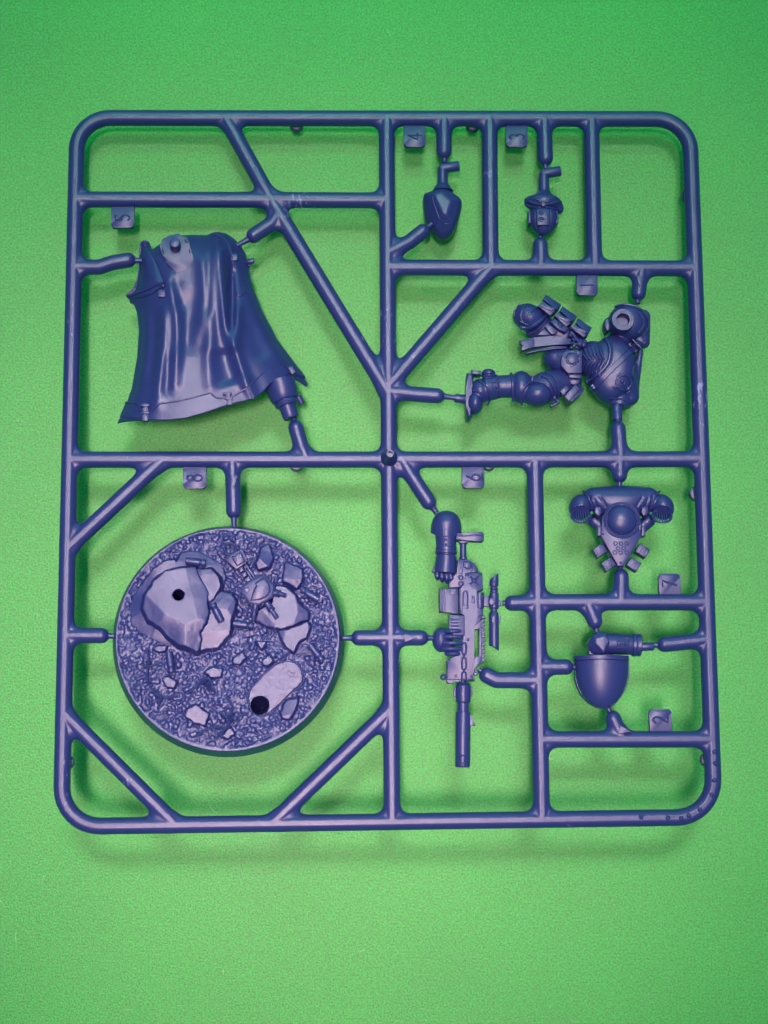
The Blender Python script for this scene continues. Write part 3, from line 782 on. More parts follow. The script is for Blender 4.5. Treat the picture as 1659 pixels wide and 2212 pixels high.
    overlay('hem', [(1066, 1312), (1160, 1230), (1230, 1180), (1310, 1148), (1360, 1165), (1430, 1150), (1465, 1190), (1500, 1240), (1445, 1222), (1395, 1214), (1320, 1236), (1230, 1290), (1190, 1340), (1116, 1392)], .5, smooth=False)
    for hl in ([(172, 1420), (230, 1428), (262, 1482), (372, 1480), (420, 1432), (600, 1402), (800, 1348), (842, 1388), (950, 1380), (1058, 1318)], [(1066, 1312), (1160, 1230), (1230, 1180), (1310, 1148), (1360, 1165), (1428, 1152)]):
        MB().tube([pt(x, y, .42) for x, y in hl], .15, 8).build('hem_piping', o)
    # back plate with its peg
    zt = max(pt(545, 330)[2], pt(480, 260)[2], pt(620, 280)[2], pt(500, 380)[2]) + .45
    pl = [(412, 255), (440, 245), (438, 215), (480, 200), (482, 188), (565, 168), (575, 200), (622, 194), (632, 225), (650, 262), (655, 318), (678, 350), (662, 425), (545, 468), (478, 405), (462, 375), (445, 330), (430, 300)]
    def slant(v):
        v = v.copy(); yc = A_(545, 320, zt)[1]; v[:, 2] -= (v[:, 1] - yc) * .03; return v
    bp = MB().prism(A_.poly(pl, zt), zt - 3.2, zt, .14, fn=slant).build('back_plate', o, label='flat notched plate on the cloak')
    for a in (((440, 285), (448, 318)), ((455, 345), (470, 372)), ((608, 215), (625, 240)), ((640, 290), (645, 318))):
        MB().tube([A_(*a[0], zt + .25), A_(*a[1], zt + .05)], .16, 8).build('rib', bp)
    ztop = zt + 2.4; c = A_(531, 236, ztop); cb = (c[0], c[1] - .15, zt - .3)
    MB().cyl(cb, c, 1.0, .96, .12, 12).build('peg', bp)
    # clasps
    def clasp(x, y, w, h, dz=.45, hole=True):
        p = pt(x, y); a, b = A_.mm(w) / 2, A_.mm(h) / 2
        m = MB().prism([(p[0] - a, p[1] - b), (p[0] + a, p[1] - b), (p[0] + a, p[1] + b), (p[0] - a, p[1] + b)], p[2] - .6, p[2] + dz, .1)
        if hole: m.prism([(p[0] - a * .45, p[1] - b * .45), (p[0] + a * .45, p[1] - b * .45), (p[0] + a * .45, p[1] + b * .45), (p[0] - a * .45, p[1] + b * .45)], p[2], p[2] + dz + .16, .06)
        m.build('clasp', o)
    clasp(437, 618, 52, 56); clasp(970, 352, 50, 52)
    for x, y in ((318, 1470), (925, 1375)):
        for dx, dy, w, h in ((0, -28, 66, 20), (0, 0, 40, 40), (0, 30, 62, 18), (0, 66, 44, 56)):
            k = .35 if x > 600 else 0
            clasp(x + dy * .18 * (x > 600), y + dy * (.6 if x > 600 else .95), w * 1.0, h * .95, .75 + .12 * (h < 30), False)
    MB().tube(smooth_path([pt(1060, 1312, .25), pt(1085, 1350, .3), pt(1110, 1395, .2)], 4), .16).build('hem_cord', o)
    # leg, knob, barrel end
    a = A_(1302, 1262, .6); b = A_(1392, 1535, .6); L = np.linalg.norm(b - a)
    MB().lathe(a, b, [(0, 2.75), (.30, 2.72), (.48, 2.5), (.52, 2.3), (.53, 2.05), (.60, 2.15), (.66, 1.95), (.67, 1.5), (.96, 1.45), (1, 1.3)], 32).build('lower_leg', o)
    pass
    MB().prism(A_.poly([(1360, 1160), (1400, 1150), (1425, 1195), (1395, 1215)], 1.2), -1, 1.4, .15).build('buckle', o)
    MB().cyl(A_(1440, 1375, -1.2), A_(1472, 1430, -1.2), .75, .5).build('strap_end', o)
    MB().cyl(A_(1065, 385, -.4), A_(1118, 375, -.2), .55, .5).cyl(A_(1060, 400, -1), A_(1090, 410, -1), .5).build('knob', o)
cape()

# ------------------------------------------------------------------ helpers for parts shaped as solids
def solid(name, fn, lo, hi, res, parent, label=None):
    pos, q, g = surfnet(fn, np.asarray(lo, float), np.asarray(hi, float), res)
    o = mk(name, pos, q, parent, label=label)
    w = .25; key = {}
    ij = np.floor(pos[:, :2] / w).astype(int)
    for (i, j), z in zip(map(tuple, ij), pos[:, 2]):
        if z > key.get((i, j), -99): key[i, j] = z
    zs = list(key.values()); zdef = float(np.median(zs))
    def zat(x, y):
        i, j = int(math.floor(x / w)), int(math.floor(y / w))
        c = [key[a, b] for a in (i - 1, i, i + 1) for b in (j - 1, j, j + 1) if (a, b) in key]
        return float(np.mean(c)) if c else zdef
    return o, zat
def onto(crop, zat, x, y, dz=0.0):
    z = 1.0
    for _ in range(5): p = crop(x, y, z); z = .5 * z + .5 * zat(p[0], p[1])
    p = crop(x, y, z); return np.array([p[0], p[1], zat(p[0], p[1]) + dz])
def spath(crop, zat, pts, dz=0.0, n=5):
    q = smooth_path([crop(x, y, 1.5) for x, y in pts], n)
    raw = smooth_path([np.array([x, y, 0.0]) for x, y in pts], n)
    out = np.array([onto(crop, zat, x, y, dz) for x, y, _ in raw])
    if len(out) > 4:
        z = out[:, 2].copy(); z[1:-1] = (z[:-2] + z[1:-1] * 2 + z[2:]) / 4; out[:, 2] = z
    return out
def ribbon(mb, path, half, up=.14, thick=.5):
    p = np.asarray(path, float); n = len(p); v = []; f = []
    for i in range(n):
        t = p[min(i + 1, n - 1)] - p[max(i - 1, 0)]; t[2] = 0; t /= np.linalg.norm(t); u = np.array([-t[1], t[0], 0])
        for a, dz in ((-1, -thick), (-1, up * .55), (-.8, up), (.8, up), (1, up * .55), (1, -thick)): v.append(p[i] + u * a * half + np.array([0, 0, dz]))
    for i in range(n - 1):
        for k in range(5): f.append([i * 6 + k, i * 6 + k + 1, (i + 1) * 6 + k + 1, (i + 1) * 6 + k])
    f.append(list(range(6))); f.append([(n - 1) * 6 + k for k in range(6)][::-1])
    return mb.add(v, f)
def box2(c, w, h, ang):
    a = math.radians(ang); ca, sa = math.cos(a), math.sin(a)
    return [(c[0] + x * ca - y * sa, c[1] + x * sa + y * ca) for x, y in ((-w / 2, -h / 2), (w / 2, -h / 2), (w / 2, h / 2), (-w / 2, h / 2))]

# ------------------------------------------------------------------ soldier's body, front half
def torso():
    t = T_
    lo = t(340, 1360, 0) * [1, 1, 0] + [0, 0, -13.2]; hi = t(1600, 150, 0) * [1, 1, 0] + [0, 0, 5.2]
    def fn(X, Y, Z):
        d = ell3(X, Y, Z, t(1130, 900, -1.7), (4.4, 6.3, 4.7), -.10)
        d = smin(d, cap3(X, Y, Z, t(1300, 1060, -1.3), t(1330, 1190, -1.8), 1.9, 1.6), 1.0)
        d = smin(d, ell3(X, Y, Z, t(1300, 400, -1.4), (3.55, 3.6, 3.6)), .9)
        d = smin(d, cap3(X, Y, Z, t(1470, 330, -1.2), t(1475, 600, -2.0), 1.35, 1.15), .6)
        d = smin(d, cap3(X, Y, Z, t(1440, 700, -1.6), t(1370, 1180, -1.9), .55, .8), .5)
        d = np.minimum(d, cyl3(X, Y, Z, t(1225, 1080, -1.9), t(1203, 1300, -1.9), 2.35, 2.2, .3))
        # neck opening
        d = smax(d, -ell3(X, Y, Z, t(1590, 980, 2.0), (3.0, 4.4, 3.4)), .5)
        d = smax(d, Z - (2.0 + .10 * (X - t(1130, 900, 0)[0])), 1.3)
        ab = ell3(X, Y, Z, t(930, 795, -1.4), (3.1, 3.5, 3.5))
        d = smin(d, ab, .25)
        d = smin(d, ell3(X, Y, Z, t(620, 810, -1.5), (3.0, 2.7, 3.1)), .4)
        d = smin(d, ell3(X, Y, Z, t(490, 775, -1.2), (1.75, 1.75, 2.2)), .8)
        d = smin(d, cap3(X, Y, Z, t(1150, 880, -5), t(1150, 880, -10.0), 2.6, 1.9), .8)
        return np.maximum(d, GZ(0, t(1150, 880, 0)[1]) - Z)
    o, za = solid('body', fn, lo, hi, .12, SPRUE, 'armoured headless body with one leg stretched out and pouches on the belt')
    S_ = lambda pts, dz=0.0, n=5: spath(t, za, pts, dz, n)
    MB().tube(S_([(1060, 560), (1105, 640), (1112, 740), (1085, 830), (1030, 905), (930, 985), (850, 1030)], .10), .36).build('chest_rim', o)
    MB().tube(S_([(1150, 540), (1132, 600), (1140, 700), (1128, 790), (1095, 860)], .05), .2).build('chest_seam', o)
    for k in range(6):
        x = 872 + k * 36; w = 100 + 12 * k
        for sgn in (-1, 1):
            ph = [(x - 72 + k * 4, 797 + sgn * (w + 10)), (x - 40, 797 + sgn * w * .5), (x, 797 + sgn * 8)]
            MB().tube(S_(ph, .10, 4), [.22] * 4 + [.27] * 5).build('rib', o)
    mb = MB(); ribbon(mb, S_([(905, 1112), (1010, 1012), (1130, 890), (1240, 785), (1340, 690), (1400, 632), (1470, 560)], .12), .52, .26)
    mb.build('chest_strap', o)
    for x, y, w, h in ((1365, 655, 1.0, 2.1), (1400, 622, .35, 2.2), (1442, 578, 1.1, 1.25)):
        p = onto(t, za, x, y); MB().prism(box2(p, w, h, 45), p[2] - .8, p[2] + .6, .12).build('strap_buckle', o)
    # arm socket
    c = t(1255, 355, 3.6); MB().lathe((c[0], c[1], -1), c, [(0, 2.1), (.93, 2.05), (.98, 2.0), (1, 1.93), (1, 1.18), (.98, 1.12), (.62, 1.1)], 36).build('arm_socket', o)
    MB().prism(t.poly([(1060, 350), (1090, 330), (1120, 400), (1110, 470), (1080, 480), (1055, 420)], .4), -3, .6, .2).build('collar_block', o)
    for pts in ([(1420, 270), (1470, 340), (1470, 430), (1410, 510)], [(1480, 260), (1530, 350), (1525, 450), (1460, 540)], [(1170, 215), (1260, 195), (1370, 205), (1450, 250)]):
        MB().tube(S_(pts, 0), .22).build('shoulder_rim', o)
    MB().tube(S_([(1440, 700), (1400, 790), (1360, 900), (1365, 985)], .02), .16).build('neck_seam', o)
    # round emblem
    c = onto(t, za, 1262, 1037)
    a = np.linspace(0, 2 * math.pi, 26, endpoint=False)
    ring = [onto(t, za, 1262 + 82 * math.cos(q), 1037 + 82 * math.sin(q), .12) for q in a]
    em = MB().tube(ring, .21, 8, True).build('emblem_ring', o)
    for dx, dy, r in ((-18, -20, .42), (8, 10, .36), (-26, 22, .26), (20, -14, .24)):
        p = onto(t, za, 1262 + dx, 1037 + dy); MB().ball(p, r, 7, .7).build('emblem_boss', o)
    for (x0, y0), (x1, y1) in (((1225, 925), (1185, 965)), ((1140, 1075), (1180, 1110)), ((1330, 1130), (1280, 1160)), ((1352, 955), (1372, 1000)), ((1240, 935), (1225, 965)), ((1165, 1080), (1190, 1075))):
        MB().tube(S_([(x0, y0), ((x0 + x1) / 2, (y0 + y1) / 2), (x1, y1)], .02, 2), .2).build('emblem_spike', o)
    MB().tube(S_([(1080, 1215), (1180, 1205), (1270, 1225), (1330, 1265)], .02), .14).build('shoulder_seam', o)
    b = t(1190, 1262, -.9); c = t(1192, 1446, -.3); MB().cyl(c, b, .92, .98, .1).build('shoulder_peg', o)
    # belt plate
    z = 2.35
    pl = MB().prism(t.poly([(600, 722), (655, 682), (812, 692), (808, 932), (660, 932), (585, 850), (585, 770)], z), -.5, z, .12).build('belt_plate', o)
    c = t(708, 778, z); MB().cyl((c[0], c[1], z - .4), (c[0], c[1], z + .32), .95, .9, .1, 28).build('belt_disc', pl)
    MB().ring((c[0], c[1], z + .03), 1.12, .09, 32).build('disc_rim', pl)
    for x, y, w, h in ((712, 700, .55, .4), (702, 855, .6, .4), (620, 772, .9, .22), (790, 775, .6, .22), (775, 715, .5, .5)):
        p = t(x, y, z); MB().prism(box2(p, w, h, 0), z - .2, z + .14, .05).build('stud', pl)
    MB().prism(t.poly([(665, 942), (805, 945), (800, 992), (672, 980)], 1.9), -1, 1.9, .15).build('belt_loop', o)
    MB().prism(t.poly([(670, 990), (800, 1000), (770, 1060), (690, 1050)], 1.2), -2, 1.2, .2).build('belt_strap', o)
    # small pouch under the belt
    MB().prism(t.poly([(640, 1195), (755, 1062), (828, 1118), (700, 1245)], 1.6), -2.2, 1.6, .15).build('pouch', o)
    MB().prism(t.poly([(618, 1180), (742, 1050), (797, 1105), (674, 1238)], 2.4), 1.2, 2.4, .14).build('pouch', o)
    MB().tube([t(760, 1045, 2.3), t(828, 1110, 1.9), t(795, 1160, 1.8), t(730, 1215, 1.8)], .16).build('pouch_trim', o)

    # ---- bent leg with pouches
    lo = t(20, 640, 0) * [1, 1, 0] + [0, 0, -5.4]; hi = t(760, 110, 0) * [1, 1, 0] + [0, 0, 4.4]
    def f2(X, Y, Z):
        d = ell3(X, Y, Z, t(235, 335, -.3), (2.95, 2.45, 2.7), -.45)
        d = smin(d, cap3(X, Y, Z, t(300, 400, -1.2), t(620, 540, -1.6), 1.9, 2.2), .5)
        d = smin(d, cap3(X, Y, Z, t(260, 500, -1.0), t(470, 500, -1.3), .9, 1.5), .5)
        return np.maximum(d, -5.2 - Z)
    lg, zl = solid('bent_leg', f2, lo, hi, .12, SPRUE, 'bent armoured knee and thigh hung with belt pouches')
    L_ = lambda pts, dz=0.0: spath(t, zl, pts, dz)
    for pts, r in (([(205, 190), (165, 255), (150, 320), (172, 392)], .14), ([(312, 225), (258, 280), (225, 350), (262, 420)], .17), ([(128, 195), (88, 255), (82, 320)], .12),
                   ([(135, 372), (200, 405), (262, 425)], .14), ([(150, 440), (240, 440), (340, 385), (430, 300)], .32), ([(215, 520), (310, 480), (400, 400), (440, 330)], .2), ([(320, 525), (400, 440), (440, 470)], .14)):
        MB().tube(L_(pts, .07), r * 1.3).build('armour_band', lg)
    MB().prism(t.poly([(328, 522), (402, 445), (465, 512), (460, 530)], 1.1), -1, 1.25, .12).build('shin_panel', lg)
    MB().prism(t.poly([(405, 432), (440, 385), (550, 490), (500, 518), (470, 505)], 1.3), -1, 1.45, .12).build('shin_panel', lg)
    def slope(c, n, k):
        return lambda v: np.column_stack([v[:, 0], v[:, 1], v[:, 2] - k * np.maximum((v[:, 0] - c[0]) * n[0] + (v[:, 1] - c[1]) * n[1], -3)])
    nrm = np.array([.62, .78])
    for q, qb in (([(335, 205), (388, 150), (528, 258), (470, 312)], [(388, 140), (420, 78), (592, 185), (532, 258)]),
                  ([(512, 310), (558, 268), (698, 392), (640, 432)], [(568, 262), (602, 208), (762, 310), (702, 388)]),
                  ([(688, 440), (732, 398), (872, 508), (832, 548)], [(742, 395), (772, 338), (922, 435), (875, 520)])):
        pc = t(*q[1], 2.2)
        po = MB().prism(t.poly(q, 2.3), -1.5, 2.3, .16).build('pouch', lg)
        cx = np.mean([x for x, y in q]); cy = np.mean([y for x, y in q])
        MB().prism(t.poly([(cx + (x - cx) * .92 + (14), cy + (y - cy) * .5 - 8) for x, y in q], 2.5), 2.0, 2.5, .1).build('flap', po)
        MB().prism(t.poly(qb, 1.2), -2.5, 1.5, .18, fn=slope(t(*qb[0], 1.2), nrm, .45)).build('pouch', lg)
        bx = np.mean([x for x, y in qb]); by = np.mean([y for x, y in qb])
        for k in (-1, 1):
            p = t(bx + k * 42 + 8, by + k * 30 - 12, 1.0); MB().prism(box2(p, .75, .85, -38), -1, 1.15, .12, fn=slope(t(*qb[0], 1.2), nrm, .3)).build('buckle', lg)
    gr = MB().prism(t.poly([(462, 385), (512, 340), (668, 450), (628, 500), (560, 460)], 1.9), -1, 2.0, .2).build('grip', lg)
    p = t(580, 400, 2.0); MB().ring((p[0], p[1], 2.05), .42, .12, 18).build('grip_ring', gr)
    for x, y in ((560, 385), (600, 410), (585, 430)):
        p = t(x, y, 2.1); MB().ball((p[0], p[1], 2.0), .26, 6).build('grip_boss', gr)
    MB().tube([t(690, 490, 1.9), t(720, 520, 1.9), t(740, 560, 1.7)], .3).build('cord', lg)
    p = t(690, 520, 1.6); MB().ball((p[0], p[1], 1.5), .5, 8).build('boss', lg)
    def bow(v):
        v = v.copy(); return v
    tb = MB().prism(t.poly([(135, 578), (300, 548), (480, 524), (600, 540), (700, 562), (695, 628), (520, 618), (300, 650), (150, 695), (150, 655), (185, 640), (180, 628), (142, 612)], 1.9), .7, 1.9, .14).build('tassel_strap', lg)
    MB().prism(t.poly([(150, 580), (296, 550), (300, 648), (160, 690), (156, 655), (188, 640), (180, 622), (146, 610)], 2.2), 1.6, 2.15, .1).build('strap_end', tb)
    MB().prism(t.poly([(200, 712), (300, 672), (520, 640), (660, 640), (640, 668), (520, 672), (350, 690), (215, 728)], 1.3), .1, 1.3, .12).build('lower_strap', lg)
    c = t(748, 595, 2.3); m = MB().ring(c, .42, .17, 18)
    for k in range(6):
        q = k * math.pi / 3 + .3; d = np.array([math.cos(q), math.sin(q), 0]); m.tube([c + d * .45, c + d * .95], [.18, .14], 8)
    m.build('star_clip', lg)
    for x, y, r in ((790, 600, .9), (830, 620, .6), (760, 650, .5), (700, 650, .45), (840, 585, .45)):
        p = t(x, y, 1.4); MB().ball((p[0], p[1], 1.0), r, 8, .8).build('clip_boss', lg)

    # ---- stretched leg
    g = G_
    lo = g(60, 800, 0) * [1, 1, 0] + [0, 0, -5.2]; hi = g(1480, 120, 0) * [1, 1, 0] + [0, 0, 4.4]
    def f3(X, Y, Z):
        th = cap3(X, Y, Z, g(1330, 330, -1.6), g(1060, 395, -.6), 2.5, 2.75)
        d = smin(th, cap3(X, Y, Z, g(1020, 430, -.5), g(800, 410, -.5), 2.4, 2.2), .5)
        d = smin(d, ell3(X, Y, Z, g(960, 487, .35), (2.75, 2.2, 2.65)), .25)
        d = smin(d, ell3(X, Y, Z, g(770, 400, -.4), (2.2, 2.95, 2.7)), .2)
        d = np.minimum(d, cyl3(X, Y, Z, g(470, 395, -.4), g(740, 385, -.4), 2.0, 2.1, .3))
        d = np.minimum(d, cyl3(X, Y, Z, g(330, 415, -.4), g(510, 392, -.4), 2.45, 2.15, .5))
        d = smin(d, ell3(X, Y, Z, g(385, 240, -.4), (1.25, .85, 1.5)), .2)
        d = smin(d, ell3(X, Y, Z, g(285, 450, -.3), (1.9, 2.25, 2.3)), .3)
        d = smin(d, ell3(X, Y, Z, g(225, 590, -.1), (1.45, 2.0, 2.2)), .25)
        return np.maximum(d, -5.0 - Z)
    sl, zs = solid('stretched_leg', f3, lo, hi, .12, SPRUE, 'stretched armoured leg with round knee pad and boot')
    J_ = lambda pts, dz=0.0: spath(g, zs, pts, dz)
    for pts, r in (([(1000, 262), (1090, 305), (1150, 395), (1172, 480), (1150, 575)], .2), ([(1060, 215), (1150, 275), (1205, 370), (1215, 470), (1190, 550)], .16), ([(785, 605), (765, 520), (785, 430), (840, 370), (900, 335)], .15),
                   ([(920, 335), (1030, 350), (1105, 408), (1142, 480), (1150, 560)], .15), ([(260, 315), (340, 370), (390, 450), (405, 540), (375, 610)], .15), ([(205, 435), (280, 460), (322, 510), (338, 575)], .15),
                   ([(480, 262), (505, 340), (515, 430), (512, 520)], .14), ([(650, 240), (668, 330), (672, 430), (680, 560)], .2), ([(300, 265), (350, 285), (420, 285), (465, 250)], .12),
                   ([(985, 290), (1000, 262), (1060, 212)], .13)):
        MB().tube(J_(pts, .07), r * 1.3).build('armour_band', sl)
    q = [(432, 362), (482, 340), (512, 420), (462, 444)]
    MB().tube(J_(q + [q[0]], .02), .11).build('boot_clip', sl)
    MB().tube(J_([(468, 385), (485, 405), (478, 418)], .02), .14).build('boot_clip', sl)
    MB().prism(g.poly([(132, 230), (218, 238), (200, 400), (196, 738), (165, 755), (130, 750), (118, 600), (124, 400)], .9), -2.6, 1.0, .5, 4).build('sole', sl)
    MB().prism(g.poly([(184, 196), (300, 206), (296, 250), (190, 240)], .9), -1.8, .95, .15).build('boot_strap', sl)
    MB().prism(g.poly([(890, 270), (915, 268), (915, 320), (893, 335)], 1.7), 1.2, 1.9, .06).build('knee_notch', sl)
    MB().prism(g.poly([(1225, 440), (1300, 375), (1345, 420), (1270, 500)], 1.7), 0, 1.8, .15).build('thigh_plate', sl)
    MB().prism(g.poly([(1110, 610), (1225, 550), (1235, 575), (1140, 630)], .3), -1, .4, .1).build('thigh_clip', sl)
    MB().cyl(g(-12, 527, 0), g(132, 545, -.2), .75, .82, .1).build('foot_peg', sl)
torso()

# ------------------------------------------------------------------ backpack
def backpack():
    k = K_
    lo = k(340, 700, 0) * [1, 1, 0] + [0, 0, -5.2]; hi = k(1310, 170, 0) * [1, 1, 0] + [0, 0, 4.6]
    def pod(X, Y, Z, s):
        return ell3(X, Y, Z, k(835 + s * 355, 400, -.2), (2.0, 2.35, 2.1), s * .35)
    def fn(X, Y, Z):
        d = ell3(X, Y, Z, k(832, 360, -.8), (6.2, 2.9, 2.9))
        d = smin(d, cap3(X, Y, Z, k(600, 330, -.6), k(1065, 330, -.6), 2.1), .8)
        d = smin(d, np.minimum(pod(X, Y, Z, -1), pod(X, Y, Z, 1)), .25)
        d = smin(d, cap3(X, Y, Z, k(600, 520, -1.6), k(700, 600, -1.6), 1.2), .5)
        d = smin(d, cap3(X, Y, Z, k(1070, 520, -1.6), k(970, 600, -1.6), 1.2), .5)
        for s in (-1, 1):     # exhaust mouths
            d = np.maximum(d, -cyl3(X, Y, Z, k(835 + s * 350, 445, .6), k(835 + s * 350, 530, 2.8), 1.5, 1.62, .1))
        for a, b in (((600, 330), (640, 430)), ((650, 310), (700, 390)), ((1010, 320), (970, 390)), ((1065, 330), (1030, 430)), ((560, 300), (600, 420)), ((1110, 300), (1080, 420))):
            p = k(*a, 1.6); q = k(*b, 1.6)
            dd, tt = ldist2(X + 0 * Y, Y + 0 * X, np.array([p, q])); d = d + .16 * np.exp(-(dd / .22) ** 2)
        return np.maximum(d, -5.0 - Z)
    o, za = solid('backpack', fn, lo, hi, .12, SPRUE, 'winged power pack with round dome and perforated plate')
    Z_ = lambda pts, dz=0.0: spath(k, za, pts, dz)
    for s in (-1, 1):
        X = lambda x: 835 + s * (x - 835)
        MB().tube(Z_([(X(1165), 262), (X(1120), 320), (X(1085), 400), (X(1070), 455)], 0), .18).build('pod_band', o)
        # mouth rim and grille
        cx = 835 + s * 350; a = np.linspace(0, 2 * math.pi, 30, endpoint=False)
        c0 = k(cx, 476, 1.35)
        rim = [(c0[0] + 1.72 * math.cos(q), c0[1] + 1.28 * math.sin(q), c0[2] - .75 * math.sin(q) - .1) for q in a]
        MB().tube(rim, .2, 8, True).build('exhaust_rim', o)
        for j in range(-3, 4):
            x = c0[0] + j * .42; hgt = 1.2 * math.sqrt(max(0, 1 - (j * .42 / 1.65) ** 2))
            MB().tube([(x, c0[1] + hgt, c0[2] - .75), (x, c0[1] - hgt, c0[2] + .35)], .11, 6).build('grille_bar', o)
        for x, y in ((X(1160), 385), (X(1240), 400), (X(1095), 410)):
            p = onto(k, za, x, y); MB().ball(p, .2, 6).build('rivet', o)
        MB().prism(k.poly([(X(1010), 395), (X(1065), 400), (X(1070), 450), (X(1030), 480), (X(1005), 450)], 1.6), 0, 1.8, .2).build('hinge', o)
        MB().prism(k.poly([(X(1008), 560), (X(1040), 565), (X(1042), 650), (X(1008), 650)], 1.5), -1, 1.7, .12).build('side_bracket', o)
        MB().prism(k.poly([(X(985), 560), (X(1004), 555), (X(1006), 600), (X(986), 600)], 2.2), .5, 2.35, .1).build('plate_tab', o)
        # thruster boxes
        for (cx2, cy2) in ((1020, 775), (945, 893)):
            p = k(X(cx2), cy2, 1.1); ang = -s * 33
            b = MB().prism(box2(p, 2.1, 1.75, ang), -1.2, 1.15, .2).build('thruster', o)
            ca, sa = math.cos(math.radians(ang)), math.sin(math.radians(ang))
            e = np.array([p[0] + s * .78 * ca, p[1] + s * .78 * sa])
            MB().prism(box2(e, .42, 1.15, ang), .9, 1.28, .06).build('vent', b)
            e = np.array([p[0] - s * .25 * ca, p[1] - s * .25 * sa]); v = np.array([-sa, ca])
            MB().tube([(e[0] + v[0] * .8, e[1] + v[1] * .8, 1.15), (e[0] - v[0] * .8, e[1] - v[1] * .8, 1.15)], .1, 6).build('ridge', b)
    z = 1.95
    pl = MB().prism(k.poly([(672, 470), (1000, 470), (1008, 648), (858, 908), (806, 908), (658, 648)], z), -1.4, z, .15).build('vent_plate', o)
    c = k(838, 512, z)
    n = 28; v = []; f = []
    m = MB().lathe((c[0], c[1], z - .4), (c[0], c[1], z + 1.5), [(0, 2.65)] + [(.22 + .78 * math.sin(q), 2.65 * math.cos(q) + .02) for q in np.linspace(0, 1.5, 9)], 36)
    m.build('dome', o)
    MB().ring((c[0], c[1], z + .12), 2.82, .2, 40).build('dome_ring', o)
    MB().ring((c[0], c[1], z + .0), 3.15, .15, 40).build('dome_ring', o)
    for x, y in ((712, 494), (962, 494), (838, 612)):
        p = k(x, y, z + .5); MB().ring((p[0], p[1], z + .45), .36, .12, 16).ball((p[0], p[1], z + .35), .3, 6).build('dome_bolt', o)
    for a0, a1 in ((200, 250), (262, 300), (312, 345)):
        pts = [(c[0] + 3.1 * math.cos(math.radians(q)), c[1] + 3.1 * math.sin(math.radians(q)), z + .06) for q in np.linspace(a0, a1, 8)]
        MB().tube(pts, .22, 8).build('ring_lug', o)
    for x, y in ((783, 715), (830, 715), (880, 715), (805, 757), (853, 757), (778, 793), (828, 793), (880, 793)):
        p = k(x, y, z); MB().ring((p[0], p[1], z), .31, .1, 16).build('vent_hole', pl)
    for x, y in ((828, 882), (675, 632), (992, 632)):
        p = k(x, y, z); MB().ball((p[0], p[1], z), .22, 6, .7).build('rivet', pl)
    MB().tube(Z_([(690, 440), (760, 392), (838, 378), (915, 392), (985, 440)], .05), .22).build('dome_cowl', o)
backpack()

